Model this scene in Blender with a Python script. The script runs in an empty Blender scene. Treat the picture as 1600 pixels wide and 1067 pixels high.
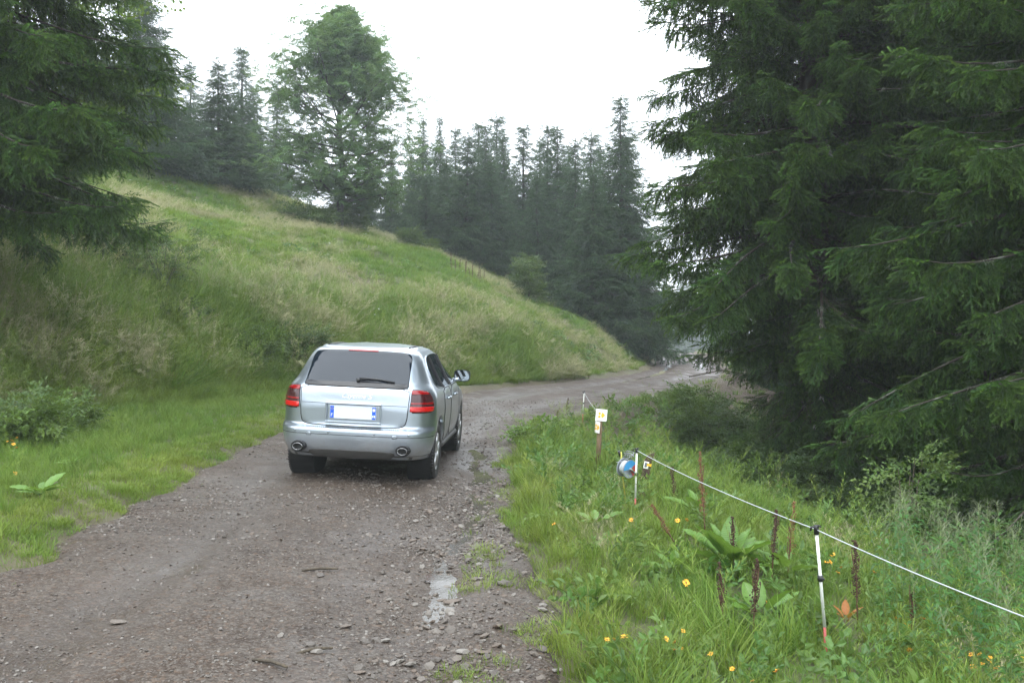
import bpy, math, random
import numpy as np
from mathutils import Vector, Matrix, Euler

R = math.radians
HAZE = .0010
rng = np.random.default_rng(7)
random.seed(7)
scene = bpy.context.scene
COL = scene.collection

# ------------------------------------------------------------------ camera, sky, sun, exposure
F, H, HY = 1420.0, 1.90, 512.0          # focal length in photo pixels, eye height, horizon row
cam_d = bpy.data.cameras.new('camera')
cam = bpy.data.objects.new('camera', cam_d)
COL.objects.link(cam)
cam.location = (0, 0, H)
cam.rotation_euler = (R(90), 0, 0)
cam_d.sensor_width = 36
cam_d.lens = 36 * F / 1600
cam_d.shift_y = -(533.5 - HY) / 1600
cam_d.clip_end = 2000
scene.camera = cam

SUN_EL, SUN_AZ = 58, 200                 # degrees; high soft sun behind cloud
world = bpy.data.worlds.new('World')
scene.world = world
world.use_nodes = True
wt = world.node_tree
wt.nodes.clear()
def wn(t, **k):
    n = wt.nodes.new(t)
    for a, b in k.items(): setattr(n, a, b)
    return n
w_out = wn('ShaderNodeOutputWorld')
w_bg = wn('ShaderNodeBackground')
w_bg.inputs['Strength'].default_value = 0.1
w_sky = wn('ShaderNodeTexSky', sky_type='NISHITA', sun_disc=False, sun_elevation=R(SUN_EL), sun_rotation=R(SUN_AZ))
w_mix = wn('ShaderNodeMixRGB')
w_mix.inputs[0].default_value = 0.93     # unbroken cloud over the blue
w_co = wn('ShaderNodeTexCoord')
w_sep = wn('ShaderNodeSeparateXYZ')
w_rng = wn('ShaderNodeMapRange')
w_rng.inputs['From Min'].default_value = 0.0
w_rng.inputs['From Max'].default_value = 1.0
w_cl = wn('ShaderNodeMixRGB')
w_cl.inputs[1].default_value = (15.0, 16.0, 17.2, 1)   # cloud near the horizon
w_cl.inputs[2].default_value = (26.5, 28.5, 30.5, 1)   # brighter overhead, as under real overcast
L_ = wt.links.new
L_(w_co.outputs['Generated'], w_sep.inputs[0])
L_(w_sep.outputs['Z'], w_rng.inputs['Value'])
L_(w_rng.outputs[0], w_cl.inputs[0])
L_(w_sky.outputs[0], w_mix.inputs[1])
L_(w_cl.outputs[0], w_mix.inputs[2])
L_(w_mix.outputs[0], w_bg.inputs['Color'])
L_(w_bg.outputs[0], w_out.inputs['Surface'])

sun_d = bpy.data.lights.new('sun', 'SUN')
sun_d.energy = 0.9
sun_d.angle = R(25)
sun_d.color = (1, 0.97, 0.92)
sun = bpy.data.objects.new('sun', sun_d)
COL.objects.link(sun)
_a = R(SUN_AZ)
_dir = Vector((math.sin(_a) * math.cos(R(SUN_EL)), math.cos(_a) * math.cos(R(SUN_EL)), math.sin(R(SUN_EL))))
sun.rotation_euler = _dir.to_track_quat('Z', 'Y').to_euler()

scene.view_settings.view_transform = 'Standard'
scene.view_settings.look = 'None'
scene.view_settings.exposure = 0.85
scene.view_settings.gamma = 1.0
scene.view_settings.use_curve_mapping = False
scene.render.engine = 'CYCLES'
scene.cycles.use_denoising = True
scene.cycles.max_bounces = 7
scene.cycles.diffuse_bounces = 3
scene.cycles.glossy_bounces = 3
scene.cycles.transmission_bounces = 4
scene.cycles.volume_bounces = 1
scene.cycles.use_adaptive_sampling = True
scene.cycles.adaptive_threshold = 0.01

# ------------------------------------------------------------------ helpers
def props(o, label=None, cat=None, group=None, kind=None):
    if label: o['label'] = label
    if cat: o['category'] = cat
    if group: o['group'] = group
    if kind: o['kind'] = kind
    return o

def empty(name, loc=(0, 0, 0), rot=(0, 0, 0), **k):
    o = bpy.data.objects.new(name, None)
    o.empty_display_size = 0.2
    COL.objects.link(o)
    o.location = loc
    o.rotation_euler = rot
    return props(o, **k)

def copy_tree(o, parent=None):
    c = o.copy()
    COL.objects.link(c)
    if parent: c.parent = parent
    for ch in list(o.children): copy_tree(ch, c)
    return c

class MB:
    def __init__(s): s.v = []; s.f = []; s.a = []; s.m = []
    def add(s, v, f, a=0.0, m=0):
        n = len(s.v)
        s.v.extend([tuple(map(float, p)) for p in v])
        s.f.extend([tuple(i + n for i in q) for q in f])
        s.m.extend([m] * len(f))
        if hasattr(a, '__len__'): s.a.extend([float(x) for x in a])
        else: s.a.extend([float(a)] * len(v))
        return s
    def box(s, c, d, rot=None, m=0, a=0.0):
        M = rot if rot is not None else Matrix.Identity(3)
        v = []
        for x in (-.5, .5):
            for y in (-.5, .5):
                for z in (-.5, .5):
                    p = M @ Vector((x * d[0], y * d[1], z * d[2]))
                    v.append((p.x + c[0], p.y + c[1], p.z + c[2]))
        f = [(0, 1, 3, 2), (4, 6, 7, 5), (0, 4, 5, 1), (2, 3, 7, 6), (0, 2, 6, 4), (1, 5, 7, 3)]
        return s.add(v, f, a, m)
    def tube(s, path, rad, n=6, m=0, a=0.0, caps=True):
        path = [Vector(p) for p in path]
        if not hasattr(rad, '__len__'): rad = [rad] * len(path)
        v, f = [], []
        up = Vector((0, 0, 1))
        prev = None
        for i, p in enumerate(path):
            t = (path[min(i + 1, len(path) - 1)] - path[max(i - 1, 0)])
            t = t.normalized() if t.length > 1e-9 else Vector((0, 0, 1))
            if prev is None:
                ref = up if abs(t.z) < .9 else Vector((1, 0, 0))
                x = t.cross(ref).normalized()
            else:
                x = (prev - t * prev.dot(t)).normalized()
            prev = x
            y = t.cross(x)
            for k in range(n):
                q = 2 * math.pi * k / n
                v.append(p + (x * math.cos(q) + y * math.sin(q)) * rad[i])
        for i in range(len(path) - 1):
            for k in range(n):
                k2 = (k + 1) % n
                f.append((i * n + k, i * n + k2, (i + 1) * n + k2, (i + 1) * n + k))
        if caps:
            f.append(tuple(range(n - 1, -1, -1)))
            f.append(tuple((len(path) - 1) * n + k for k in range(n)))
        if hasattr(a, '__len__'): a = [x for x in a for _ in range(n)]
        return s.add(v, f, a, m)
    def lathe(s, prof, axis='x', c=(0, 0, 0), n=40, m=0, sx=1.0, sz=1.0):
        # prof: (along axis, radius)
        v, f = [], []
        for (t, r) in prof:
            for k in range(n):
                q = 2 * math.pi * k / n
                A, B = r * math.cos(q) * sx, r * math.sin(q) * sz
                if axis == 'x': v.append((c[0] + t, c[1] + A, c[2] + B))
                elif axis == 'y': v.append((c[0] + A, c[1] + t, c[2] + B))
                else: v.append((c[0] + A, c[1] + B, c[2] + t))
        for i in range(len(prof) - 1):
            for k in range(n):
                k2 = (k + 1) % n
                f.append((i * n + k, i * n + k2, (i + 1) * n + k2, (i + 1) * n + k))
        return s.add(v, f, 0.0, m)
    def mesh(s, name, mats, smooth=False, attr=None):
        me = bpy.data.meshes.new(name)
        me.from_pydata(s.v, [], s.f)
        for m in (mats if isinstance(mats, (list, tuple)) else [mats]): me.materials.append(m)
        if any(s.m): me.polygons.foreach_set('material_index', s.m)
        if smooth: me.polygons.foreach_set('use_smooth', [True] * len(s.f))
        if attr:
            at = me.attributes.new(attr, 'FLOAT', 'POINT')
            at.data.foreach_set('value', s.a)
        me.update()
        return me
    def build(s, name, mats, parent=None, smooth=False, attr=None, fix=True, bevel=0.0, **k):
        me = s.mesh(name, mats, smooth, attr)
        if fix:
            import bmesh
            bm = bmesh.new(); bm.from_mesh(me)
            bmesh.ops.recalc_face_normals(bm, faces=bm.faces)
            bm.to_mesh(me); bm.free()
        o = bpy.data.objects.new(name, me)
        COL.objects.link(o)
        if parent: o.parent = parent
        if bevel:
            b = o.modifiers.new('bevel', 'BEVEL'); b.width = bevel; b.segments = 2; b.limit_method = 'ANGLE'
        return props(o, **k)

def np_mesh(name, v, quads, mat, smooth=True):
    me = bpy.data.meshes.new(name)
    nv, nf = len(v), len(quads)
    me.vertices.add(nv); me.vertices.foreach_set('co', np.asarray(v, np.float32).ravel())
    me.loops.add(nf * 4); me.loops.foreach_set('vertex_index', np.asarray(quads, np.int32).ravel())
    me.polygons.add(nf); me.polygons.foreach_set('loop_start', np.arange(0, nf * 4, 4, dtype=np.int32))
    me.polygons.foreach_set('use_smooth', np.full(nf, smooth))
    me.materials.append(mat)
    me.update(calc_edges=True)
    return me

def fattr(me, name, vals):
    at = me.attributes.new(name, 'FLOAT', 'POINT')
    at.data.foreach_set('value', np.asarray(vals, np.float32))

# value noise
_T = rng.random((256, 256)).astype(np.float64)
def vnoise(x, y):
    xi = np.floor(x).astype(int); yi = np.floor(y).astype(int)
    fx = x - xi; fy = y - yi
    fx = fx * fx * fx * (fx * (fx * 6 - 15) + 10); fy = fy * fy * fy * (fy * (fy * 6 - 15) + 10)
    g = lambda a, b: _T[a % 256, b % 256]
    return (g(xi, yi) * (1 - fx) + g(xi + 1, yi) * fx) * (1 - fy) + (g(xi, yi + 1) * (1 - fx) + g(xi + 1, yi + 1) * fx) * fy
def fbm(x, y, o=4, s=0.0):
    x = np.asarray(x, float) + 37.3 * s; y = np.asarray(y, float) + 91.7 * s
    t = 0; a = .5; n = 0
    for i in range(o):
        t = t + a * vnoise(x, y); n += a
        x = x * 2.03 + 17.1; y = y * 2.03 + 5.7; a *= .5
    return t / n - .5            # -.5 .. .5
def sstep(a, b, x):
    t = np.clip((np.asarray(x, float) - a) / (b - a), 0, 1)
    return t * t * (3 - 2 * t)

class Pchip:
    def __init__(s, x, y):
        s.x = np.array(x, float); s.y = np.array(y, float)
        h = np.diff(s.x); d = np.diff(s.y) / h
        m = np.zeros(len(s.x)); m[0], m[-1] = d[0], d[-1]
        for i in range(1, len(d)):
            if d[i - 1] * d[i] > 0:
                a, b = 2 * h[i] + h[i - 1], h[i] + 2 * h[i - 1]
                m[i] = (a + b) / (a / d[i - 1] + b / d[i])
        s.m = m; s.h = h
    def __call__(s, q):
        q = np.clip(np.asarray(q, float), s.x[0], s.x[-1])
        i = np.clip(np.searchsorted(s.x, q, side='right') - 1, 0, len(s.h) - 1)
        h = s.h[i]; t = (q - s.x[i]) / h
        return ((1 + 2 * t) * (1 - t) ** 2 * s.y[i] + t * (1 - t) ** 2 * h * s.m[i]
                + t * t * (3 - 2 * t) * s.y[i + 1] + t * t * (t - 1) * h * s.m[i + 1])

# ------------------------------------------------------------------ materials
class NT:
    def __init__(s, name):
        s.mat = bpy.data.materials.new(name); s.mat.use_nodes = True
        s.t = s.mat.node_tree; s.t.nodes.clear()
        s.out = s.n('ShaderNodeOutputMaterial')
    def n(s, typ, ins=None, **k):
        nd = s.t.nodes.new(typ)
        for a, b in k.items(): setattr(nd, a, b)
        for a, b in (ins or {}).items():
            if hasattr(b, 'links') or isinstance(b, bpy.types.NodeSocket): s.t.links.new(b, nd.inputs[a])
            else: nd.inputs[a].default_value = b
        return nd
    def noise(s, scale, detail=4, rough=.55, vec=None, dist=0.0):
        i = {'Scale': scale, 'Detail': detail, 'Roughness': rough, 'Distortion': dist}
        if vec is not None: i['Vector'] = vec
        return s.n('ShaderNodeTexNoise', i).outputs['Fac']
    def pos(s): return s.n('ShaderNodeNewGeometry').outputs['Position']
    def obj(s): return s.n('ShaderNodeTexCoord').outputs['Object']
    def ramp(s, fac, stops):
        nd = s.n('ShaderNodeValToRGB', {0: fac})
        e = nd.color_ramp.elements
        while len(e) < len(stops): e.new(.5)
        for el, (p, c) in zip(e, stops):
            el.position = p
            el.color = (c[0], c[1], c[2], 1) if hasattr(c, '__len__') else (c, c, c, 1)
        return nd.outputs[0]
    def mix(s, fac, a, b, mode='MIX'):
        f = lambda c: (c[0], c[1], c[2], 1) if isinstance(c, (tuple, list)) else c
        return s.n('ShaderNodeMixRGB', {0: fac, 1: f(a), 2: f(b)}, blend_type=mode).outputs[0]
    def math(s, op, a, b=0.0, clamp=False):
        return s.n('ShaderNodeMath', {0: a, 1: b}, operation=op, use_clamp=clamp).outputs[0]
    def bump(s, h, strength=.5, dist=.02):
        return s.n('ShaderNodeBump', {'Height': h, 'Strength': strength, 'Distance': dist}).outputs[0]
    def pbsdf(s, color, rough=.5, metal=0.0, normal=None, **ins):
        i = {'Base Color': (*color, 1) if isinstance(color, (tuple, list)) else color, 'Roughness': rough, 'Metallic': metal}
        if normal is not None: i['Normal'] = normal
        for a, b in ins.items(): i[a.replace('_', ' ')] = b
        return s.n('ShaderNodeBsdfPrincipled', i).outputs[0]
    def done(s, shader):
        s.t.links.new(shader, s.out.inputs['Surface']); return s.mat

def simple(name, c, rough=.5, metal=0.0, var=.15, scale=30, bump=0.0, **ins):
    m = NT(name)
    nz = m.noise(scale, 4, vec=m.obj())
    col = m.mix(nz, tuple(x * (1 - var) for x in c), tuple(min(1, x * (1 + var)) for x in c))
    nrm = m.bump(nz, .4, bump) if bump else None
    return m.done(m.pbsdf(col, rough, metal, nrm, **ins))

def leafy(name, c0, c1, tipc=None, tip_amt=.5, trans=.25, rough=.5, rnd=.25, spec=.3):
    """colour runs c0 -> c1 with the instance's own tint; tipc is the colour of new growth"""
    m = NT(name)
    t = m.n('ShaderNodeAttribute', attribute_type='INSTANCER', attribute_name='tint').outputs['Fac']
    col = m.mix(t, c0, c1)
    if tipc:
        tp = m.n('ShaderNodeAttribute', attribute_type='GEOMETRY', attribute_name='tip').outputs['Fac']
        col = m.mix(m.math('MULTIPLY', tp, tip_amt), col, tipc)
    r = m.n('ShaderNodeObjectInfo').outputs['Random']
    v = m.n('ShaderNodeMapRange', {'Value': r, 'To Min': 1 - rnd, 'To Max': 1 + rnd}).outputs[0]
    hs = m.n('ShaderNodeHueSaturation', {'Value': v, 'Color': col,
             'Hue': m.n('ShaderNodeMapRange', {'Value': m.math('FRACT', m.math('MULTIPLY', r, 7.31)), 'To Min': .485, 'To Max': .515}).outputs[0]}).outputs[0]
    a = m.pbsdf(hs, rough, 0.0, Specular_IOR_Level=spec)
    b = m.n('ShaderNodeBsdfTranslucent', {'Color': m.mix(.35, hs, (.30, .42, .05))}).outputs[0]
    return m.done(m.n('ShaderNodeMixShader', {0: trans, 1: a, 2: b}).outputs[0])

# ------------------------------------------------------------------ instancing of uncountable stuff (grass, needles, leaves)
_PC = {}
def protos(key, meshes):
    c = bpy.data.collections.new('source_' + key)
    for i, me in enumerate(meshes):
        o = bpy.data.objects.new('src_%s_%02d' % (key, i), me); c.objects.link(o)
    g = bpy.data.node_groups.new('scatter_' + key, 'GeometryNodeTree')
    g.interface.new_socket('Geometry', in_out='INPUT', socket_type='NodeSocketGeometry')
    g.interface.new_socket('Geometry', in_out='OUTPUT', socket_type='NodeSocketGeometry')
    N = g.nodes.new; Lk = g.links.new
    gi, go = N('NodeGroupInput'), N('NodeGroupOutput')
    ci = N('GeometryNodeCollectionInfo'); ci.inputs['Collection'].default_value = c
    ci.inputs['Separate Children'].default_value = True; ci.inputs['Reset Children'].default_value = True
    ip = N('GeometryNodeInstanceOnPoints'); ip.inputs['Pick Instance'].default_value = True
    def at(nm, ty):
        a = N('GeometryNodeInputNamedAttribute'); a.data_type = ty; a.inputs['Name'].default_value = nm
        return a.outputs['Attribute']
    Lk(gi.outputs[0], ip.inputs['Points']); Lk(ci.outputs[0], ip.inputs['Instance'])
    Lk(at('idx', 'INT'), ip.inputs['Instance Index']); Lk(at('rot', 'FLOAT_VECTOR'), ip.inputs['Rotation'])
    Lk(at('scl', 'FLOAT_VECTOR'), ip.inputs['Scale']); Lk(ip.outputs[0], go.inputs[0])
    _PC[key] = (g, len(meshes))
def scatter(name, key, P, rot, scl, tint=None, idx=None, parent=None, **k):
    g, n = _PC[key]
    P = np.asarray(P, np.float32).reshape(-1, 3); N = len(P)
    me = bpy.data.meshes.new(name)
    me.vertices.add(N); me.vertices.foreach_set('co', P.ravel())
    a = me.attributes.new('rot', 'FLOAT_VECTOR', 'POINT'); a.data.foreach_set('vector', np.asarray(rot, np.float32).ravel())
    scl = np.asarray(scl, np.float32)
    if scl.ndim == 1: scl = np.repeat(scl[:, None], 3, 1)
    a = me.attributes.new('scl', 'FLOAT_VECTOR', 'POINT'); a.data.foreach_set('vector', scl.ravel())
    if idx is None: idx = rng.integers(0, n, N)
    a = me.attributes.new('idx', 'INT', 'POINT'); a.data.foreach_set('value', np.asarray(idx, np.int32))
    fattr(me, 'tint', np.zeros(N) if tint is None else tint)
    me.update()
    o = bpy.data.objects.new(name, me); COL.objects.link(o)
    md = o.modifiers.new('scatter', 'NODES'); md.node_group = g
    if parent: o.parent = parent
    return props(o, **k)
# ------------------------------------------------------------------ lie of the land
_Lx = Pchip([-60, 0, 7, 9.4, 11.6, 15.6, 20, 25, 29, 32.5, 39.5, 50, 66, 80, 120], [-4.2, -4.0, -3.92, -3.96, -4.1, -4.15, -3.5, -1.9, -.2, 2.1, 5.5, 7.9, 10.1, 11.5, 14])
_Rx = Pchip([-60, 0, 4.9, 7, 10, 13, 16, 19.5, 24, 27.5, 32.5, 41, 56, 70, 80, 120], [.3, .3, .28, .36, .05, -.02, .42, 1.2, 3.3, 5.0, 7.2, 9.5, 12.2, 13.8, 15, 18])
FOOT = np.array([(-10.5, -60), (-10, 0), (-9.4, 8), (-8.5, 15), (-7.1, 18.5), (-5.6, 22), (-3.0, 26), (-.6, 29.5), (1.9, 33), (5.1, 39.8), (7.2, 50), (9.3, 66), (10.8, 85), (13, 130)], float)
_G = Pchip([0, .6, 1.5, 3, 5.4, 9, 13, 17, 21, 25, 32, 60, 200], [0, .50, 1.25, 2.1, 3.15, 4.75, 6.15, 7.4, 8.8, 9.8, 10.4, 11.0, 12])
def foot_d(X, Y):
    X = np.asarray(X, float); Y = np.asarray(Y, float)
    best = np.full(X.shape, 1e9); sg = np.ones(X.shape)
    for (ax, ay), (bx, by) in zip(FOOT[:-1], FOOT[1:]):
        dx, dy = bx - ax, by - ay
        t = np.clip(((X - ax) * dx + (Y - ay) * dy) / (dx * dx + dy * dy), 0, 1)
        qx, qy = X - ax - t * dx, Y - ay - t * dy
        d = np.hypot(qx, qy)
        s = np.where(dx * qy - dy * qx > 0, 1.0, -1.0)
        m = d < best
        best = np.where(m, d, best); sg = np.where(m, s, sg)
    return best * sg
def base(X, Y):
    X = np.asarray(X, float); Y = np.asarray(Y, float)
    Lq, Rq = _Lx(Y), _Rx(Y)
    c = (Lq + Rq) / 2
    cam_ = .048 * (1 - sstep(18, 30, Y))
    off = np.clip(X, Lq, Rq) - c
    z = -cam_ * off
    # left: verge, then bank and meadow
    lv = np.clip(Lq - X, 0, None)
    z = z + .09 * sstep(0, .5, lv) + .05 * np.minimum(lv, 4)
    d = foot_d(X, Y)
    dd = d + .9 * fbm(X * .35, Y * .35, 3, 2) * sstep(0, 3, d)
    z = z + _G(np.clip(dd, 0, None)) * (1 - .25 * sstep(60, 140, Y))
    z = z + sstep(.3, 3, d) * (.55 * fbm(X * .45, Y * .45, 4, 5) + .9 * fbm(X * .13, Y * .13, 2, 8))
    # right: verge, then down into the hollow under the spruces
    e = np.clip(X - Rq, 0, None)
    far = sstep(17, 26, Y)
    e0 = 2.0 - 1.6 * sstep(11.8, 15.5, Y) + .5 * far
    dmax = 1.9 * (1 - far) + .9 * far
    drop = (.36 + .10 * sstep(11.8, 15.5, Y)) * np.clip(e - e0, 0, None)
    drop = dmax * (1 - np.exp(-drop / dmax))
    z = z + .10 * sstep(0, .45, e) - drop + sstep(.2, 2, e) * .22 * fbm(X * .9, Y * .9, 3, 11)
    # beyond the bend the ground falls away into the fog
    z = z - .16 * np.clip(Y - 70, 0, 90) * sstep(0, 14, X - _Lx(Y) + 12) 
    return z
def road_w(X, Y):
    """1 inside the track, 0 outside, ragged edge"""
    n = .55 * fbm(X * 1.1, Y * 1.1, 4, 3)
    return sstep(-.12, .22, X - _Lx(Y) + n) * sstep(-.12, .22, _Rx(Y) - X + n)
def micro(X, Y):
    return (.05 * fbm(X * 2.2, Y * 2.2, 4, 21))
_GX = Pchip([3.5, 4.85, 6.3, 7.0, 8.5, 10.9, 14.4, 20], [-.62, -.50, -.52, -.51, -.52, -.47, -.66, -.55])   # gully
def road_z(X, Y):
    z = base(X, Y)
    c = (_Lx(Y) + _Rx(Y)) / 2
    u = X - c
    z = z + .035 * fbm(X * 1.2, Y * .8, 4, 31) + .030 * fbm(u * 3.2, Y * .22, 3, 32) + .012 * sstep(14, 20, Y) * fbm(u * 9, Y * .6, 3, 35) + .014 * fbm(X * 5, Y * 5, 3, 33) + .007 * fbm(X * 15, Y * 15, 2, 34)
    z = z - .035 * np.exp(-((u + .95) / .33) ** 2) - .03 * np.exp(-((u - .75) / .3) ** 2)
    fade = 1 - sstep(15, 22, Y)
    z = z - .055 * np.exp(-(((X + .62) / .34) ** 2 + ((Y - 4.55) / .42) ** 2) ** 1.5) - .05 * np.exp(-(((X + .05) / .26) ** 2 + ((Y - 4.5) / .25) ** 2) ** 1.5)
    gx = X - _GX(Y) - .40 * fbm(Y * 1.1, Y * 0 + 3, 3, 41)
    z = z - .055 * np.exp(-(gx / .22) ** 2) * fade - .02 * np.exp(-(gx / .6) ** 2) * fade
    # wet ruts at the far bend
    fr = sstep(24, 32, Y) * (1 - sstep(60, 68, Y))
    z = z - fr * (.07 * np.exp(-((u + .9) / .35) ** 2) + .05 * np.exp(-((u - .9) / .35) ** 2)) + fr * .05 * fbm(X * 2.5, Y * 1.4, 3, 47)
    return z
def ground_z(X, Y):
    w = road_w(X, Y)
    return base(X, Y) + micro(X, Y) * (1 - w) - .10 * w
def surf_z(X, Y):
    """what the eye meets: road or grass ground"""
    return np.maximum(ground_z(X, Y), road_z(X, Y) - .14 * (1 - road_w(X, Y)))
def hit(px, py, ymax=80):
    """world point of the ground seen at a photo pixel"""
    Y = np.arange(3.0, ymax, .02)
    X = (px - 800) / F * Y
    zr = H - (py - HY) / F * Y
    g = surf_z(X, Y)
    i = int(np.argmax(g >= zr))
    if g[i] < zr[i]: i = len(Y) - 1
    return Vector((X[i], Y[i], g[i]))
def at(px, Y): return (px - 800) / F * Y
def zat(py, Y): return H + (HY - py) / F * Y
def gz(x, y): return float(surf_z(np.array([x]), np.array([y]))[0])

def axis(parts):
    out = []
    for a, b, s in parts: out.append(np.arange(a, b, s))
    out.append([parts[-1][1]])
    return np.concatenate(out)
def grid_mesh(name, X, Y, Z, mat):
    ny, nx = X.shape
    v = np.stack([X, Y, Z], -1).reshape(-1, 3)
    i = np.arange((ny - 1) * nx).reshape(ny - 1, nx)[:, :-1].ravel()
    q = np.stack([i, i + 1, i + nx + 1, i + nx], -1)
    return np_mesh(name, v, q, mat)

def earth(x, y):
    e = 0 * np.asarray(x, float)
    for (px, py, rx, ry) in ((738, 548, .6, .8), (572, 440, 1.1, .7), (560, 455, .6, .6), (300, 655, .8, .35), (360, 648, .7, .3), (230, 672, .6, .3), (420, 636, .8, .3)):
        p_ = hit(px, py)
        e = np.maximum(e, .75 * np.exp(-(((x - p_.x) / rx) ** 2 + ((y - p_.y) / ry) ** 2)))
    e = np.maximum(e, .8 * sstep(2.4, 4.2, x - _Rx(y)) * sstep(5, 9, y) * (1 - sstep(30, 50, y)))
    e = np.maximum(e, .9 * sstep(15, 19, y) * sstep(-.6, .2, x - _Rx(y)) * (1 - sstep(.5 + .12 * y - 1.5, 1.6 + .18 * y - 1.5, x - _Rx(y))))
    e = np.maximum(e, .55 * np.exp(-((x - _Rx(y) - .1) / .35) ** 2)); e = np.maximum(e, .55 * np.exp(-((_Lx(y) - x - .1) / .35) ** 2))
    return np.clip(e * (1 + 1.6 * fbm(x * 2, y * 2, 3, 77)), 0, 1)
# soil and turf under the grass
m = NT('turf_soil')
p = m.pos()
n1 = m.noise(.35, 5, .6, p); n2 = m.noise(6, 5, .6, p); n3 = m.noise(60, 4, .6, p)
g = m.ramp(n1, [(.38, (.055, .085, .022)), (.52, (.10, .115, .04)), (.66, (.17, .15, .07))])
g = m.mix(m.math('MULTIPLY', n2, .7), g, (.05, .042, .026))
g = m.mix(n3, g, m.mix(.5, g, (.16, .15, .08)))
ea = m.n('ShaderNodeAttribute', attribute_type='GEOMETRY', attribute_name='earth').outputs['Fac']
g = m.mix(ea, g, m.mix(n2, (.045, .030, .020), (.10, .068, .044)))
MT_SOIL = m.done(m.pbsdf(g, .85, 0, m.bump(m.math('ADD', n3, n2), .8, .05)))

# wet gravel track
m = NT('wet_gravel')
p = m.pos()
big = m.noise(.55, 5, .6, p); mid = m.noise(3.2, 5, .62, p); fine = m.noise(28, 5, .7, p)
vo = m.n('ShaderNodeTexVoronoi', {'Vector': p, 'Scale': 42.0, 'Randomness': 1.0})
vo2 = m.n('ShaderNodeTexVoronoi', {'Vector': p, 'Scale': 95.0, 'Randomness': 1.0})
c = m.ramp(big, [(.36, (.021, .0128, .0082)), (.52, (.036, .0245, .017)), (.66, (.058, .042, .032))])
c = m.mix(m.ramp(mid, [(.42, 0.0), (.62, .75)]), c, (.052, .041, .032))
sepv = m.n('ShaderNodeSeparateColor', {0: vo.outputs['Color']})
c = m.mix(m.ramp(sepv.outputs[0], [(.55, 0.0), (.95, .5)]), c, (.105, .090, .076))
c = m.mix(m.ramp(sepv.outputs[1], [(.6, 0.0), (.9, .5)]), c, (.038, .030, .025))
c = m.mix(m.ramp(sepv.outputs[2], [(.8, 0.0), (.95, .4)]), c, (.12, .078, .052))
sep2 = m.n('ShaderNodeSeparateColor', {0: vo2.outputs['Color']})
c = m.mix(m.ramp(sep2.outputs[0], [(.6, 0.0), (.95, .5)]), c, (.13, .115, .10))
wet = m.n('ShaderNodeAttribute', attribute_type='GEOMETRY', attribute_name='wet').outputs['Fac']
c = m.mix(m.math('MULTIPLY', wet, .45), c, (.030, .020, .014))
rgh = m.ramp(m.noise(1.3, 5, .65, p, .4), [(.34, .38), (.44, .62), (.62, .8)])
hgt = m.math('ADD', m.math('MULTIPLY', m.math('SUBTRACT', 1.0, vo.outputs['Distance']), .6), m.math('ADD', m.math('MULTIPLY', vo2.outputs['Distance'], -.3), m.math('MULTIPLY', fine, .7)))
rgh = m.mix(m.math('MULTIPLY', wet, .8), rgh, (.26, .26, .26))
spc = m.math('ADD', .15, m.math('MULTIPLY', wet, .22))
MT_ROAD = m.done(m.pbsdf(c, rgh, 0, m.bump(hgt, .45, .012), Specular_IOR_Level=spc))

gxs = axis([(-300, -50, 25), (-50, -24, .8), (-24, 18, .22), (18, 50, .8), (50, 300, 25)])
gys = axis([(-80, 0, 8), (0, 34, .22), (34, 60, .35), (60, 100, 1.0), (100, 420, 20)])
X, Y = np.meshgrid(gxs, gys)
ground = bpy.data.objects.new('ground', grid_mesh('ground', X, Y, ground_z(X, Y), MT_SOIL))
fattr(ground.data, 'earth', earth(X, Y).ravel()); COL.objects.link(ground); props(ground, 'grassy hillside, verges and forest floor around the track', kind='structure')

ys = [3.0]
while ys[-1] < 76: ys.append(ys[-1] + max(.028, .0052 * ys[-1]))
ys = np.array(ys)
us = np.linspace(0, 1, 150)
YY, UU = np.meshgrid(ys, us, indexing='ij')
XX = (_Lx(YY) - .7) * (1 - UU) + (_Rx(YY) + .7) * UU
road = bpy.data.objects.new('gravel_road', grid_mesh('gravel_road', XX, YY, road_z(XX, YY) - .14 * (1 - road_w(XX, YY)), MT_ROAD))
_u = XX - (_Lx(YY) + _Rx(YY)) / 2
_wet = np.exp(-((_u + .95) / .38) ** 2) + np.exp(-((_u - .75) / .34) ** 2) + np.exp(-((XX - _GX(YY)) / .5) ** 2)
fattr(road.data, 'wet', np.clip(_wet * (.45 + 1.9 * fbm(XX * 1.1, YY * .5, 4, 96)), 0, 1).ravel()); COL.objects.link(road); props(road, 'wet gravel track bending right round the hill', kind='structure')

# water standing in the gully and ruts
m = NT('puddle_water')
nz = m.noise(30, 3, .6, m.pos())
MT_WATER = m.done(m.pbsdf((.06, .052, .043), .07, 0, m.bump(nz, .11, .010), IOR=1.33, Specular_IOR_Level=.5))
def puddle(name, ya, yb, xf, half, depth, label):
    yy = np.arange(ya, yb, .05 if yb < 22 else .2)
    cx = xf(yy)
    w = np.linspace(-half, half, 13)
    Yg, Wg = np.meshgrid(yy, w, indexing='ij')
    Xg = cx[:, None] + Wg
    # water finds its level: averaged bed height along the run
    zc = np.array([np.mean(road_z(np.full(40, x) + np.linspace(-half * .5, half * .5, 40), np.full(40, y))) for x, y in zip(cx, yy)])
    k = max(3, int(1.2 / (yy[1] - yy[0])))
    zp = np.pad(zc, k, mode='edge')
    zc = np.convolve(zp, np.ones(2 * k + 1) / (2 * k + 1), 'valid') + .012 * fbm(yy * 1.7, yy * 0 + 9, 3, 44)
    Zg = (zc + depth)[:, None] + 0 * Wg
    o = bpy.data.objects.new(name, grid_mesh(name, Xg, Yg, Zg, MT_WATER)); COL.objects.link(o)
    return props(o, label, kind='structure')
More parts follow.
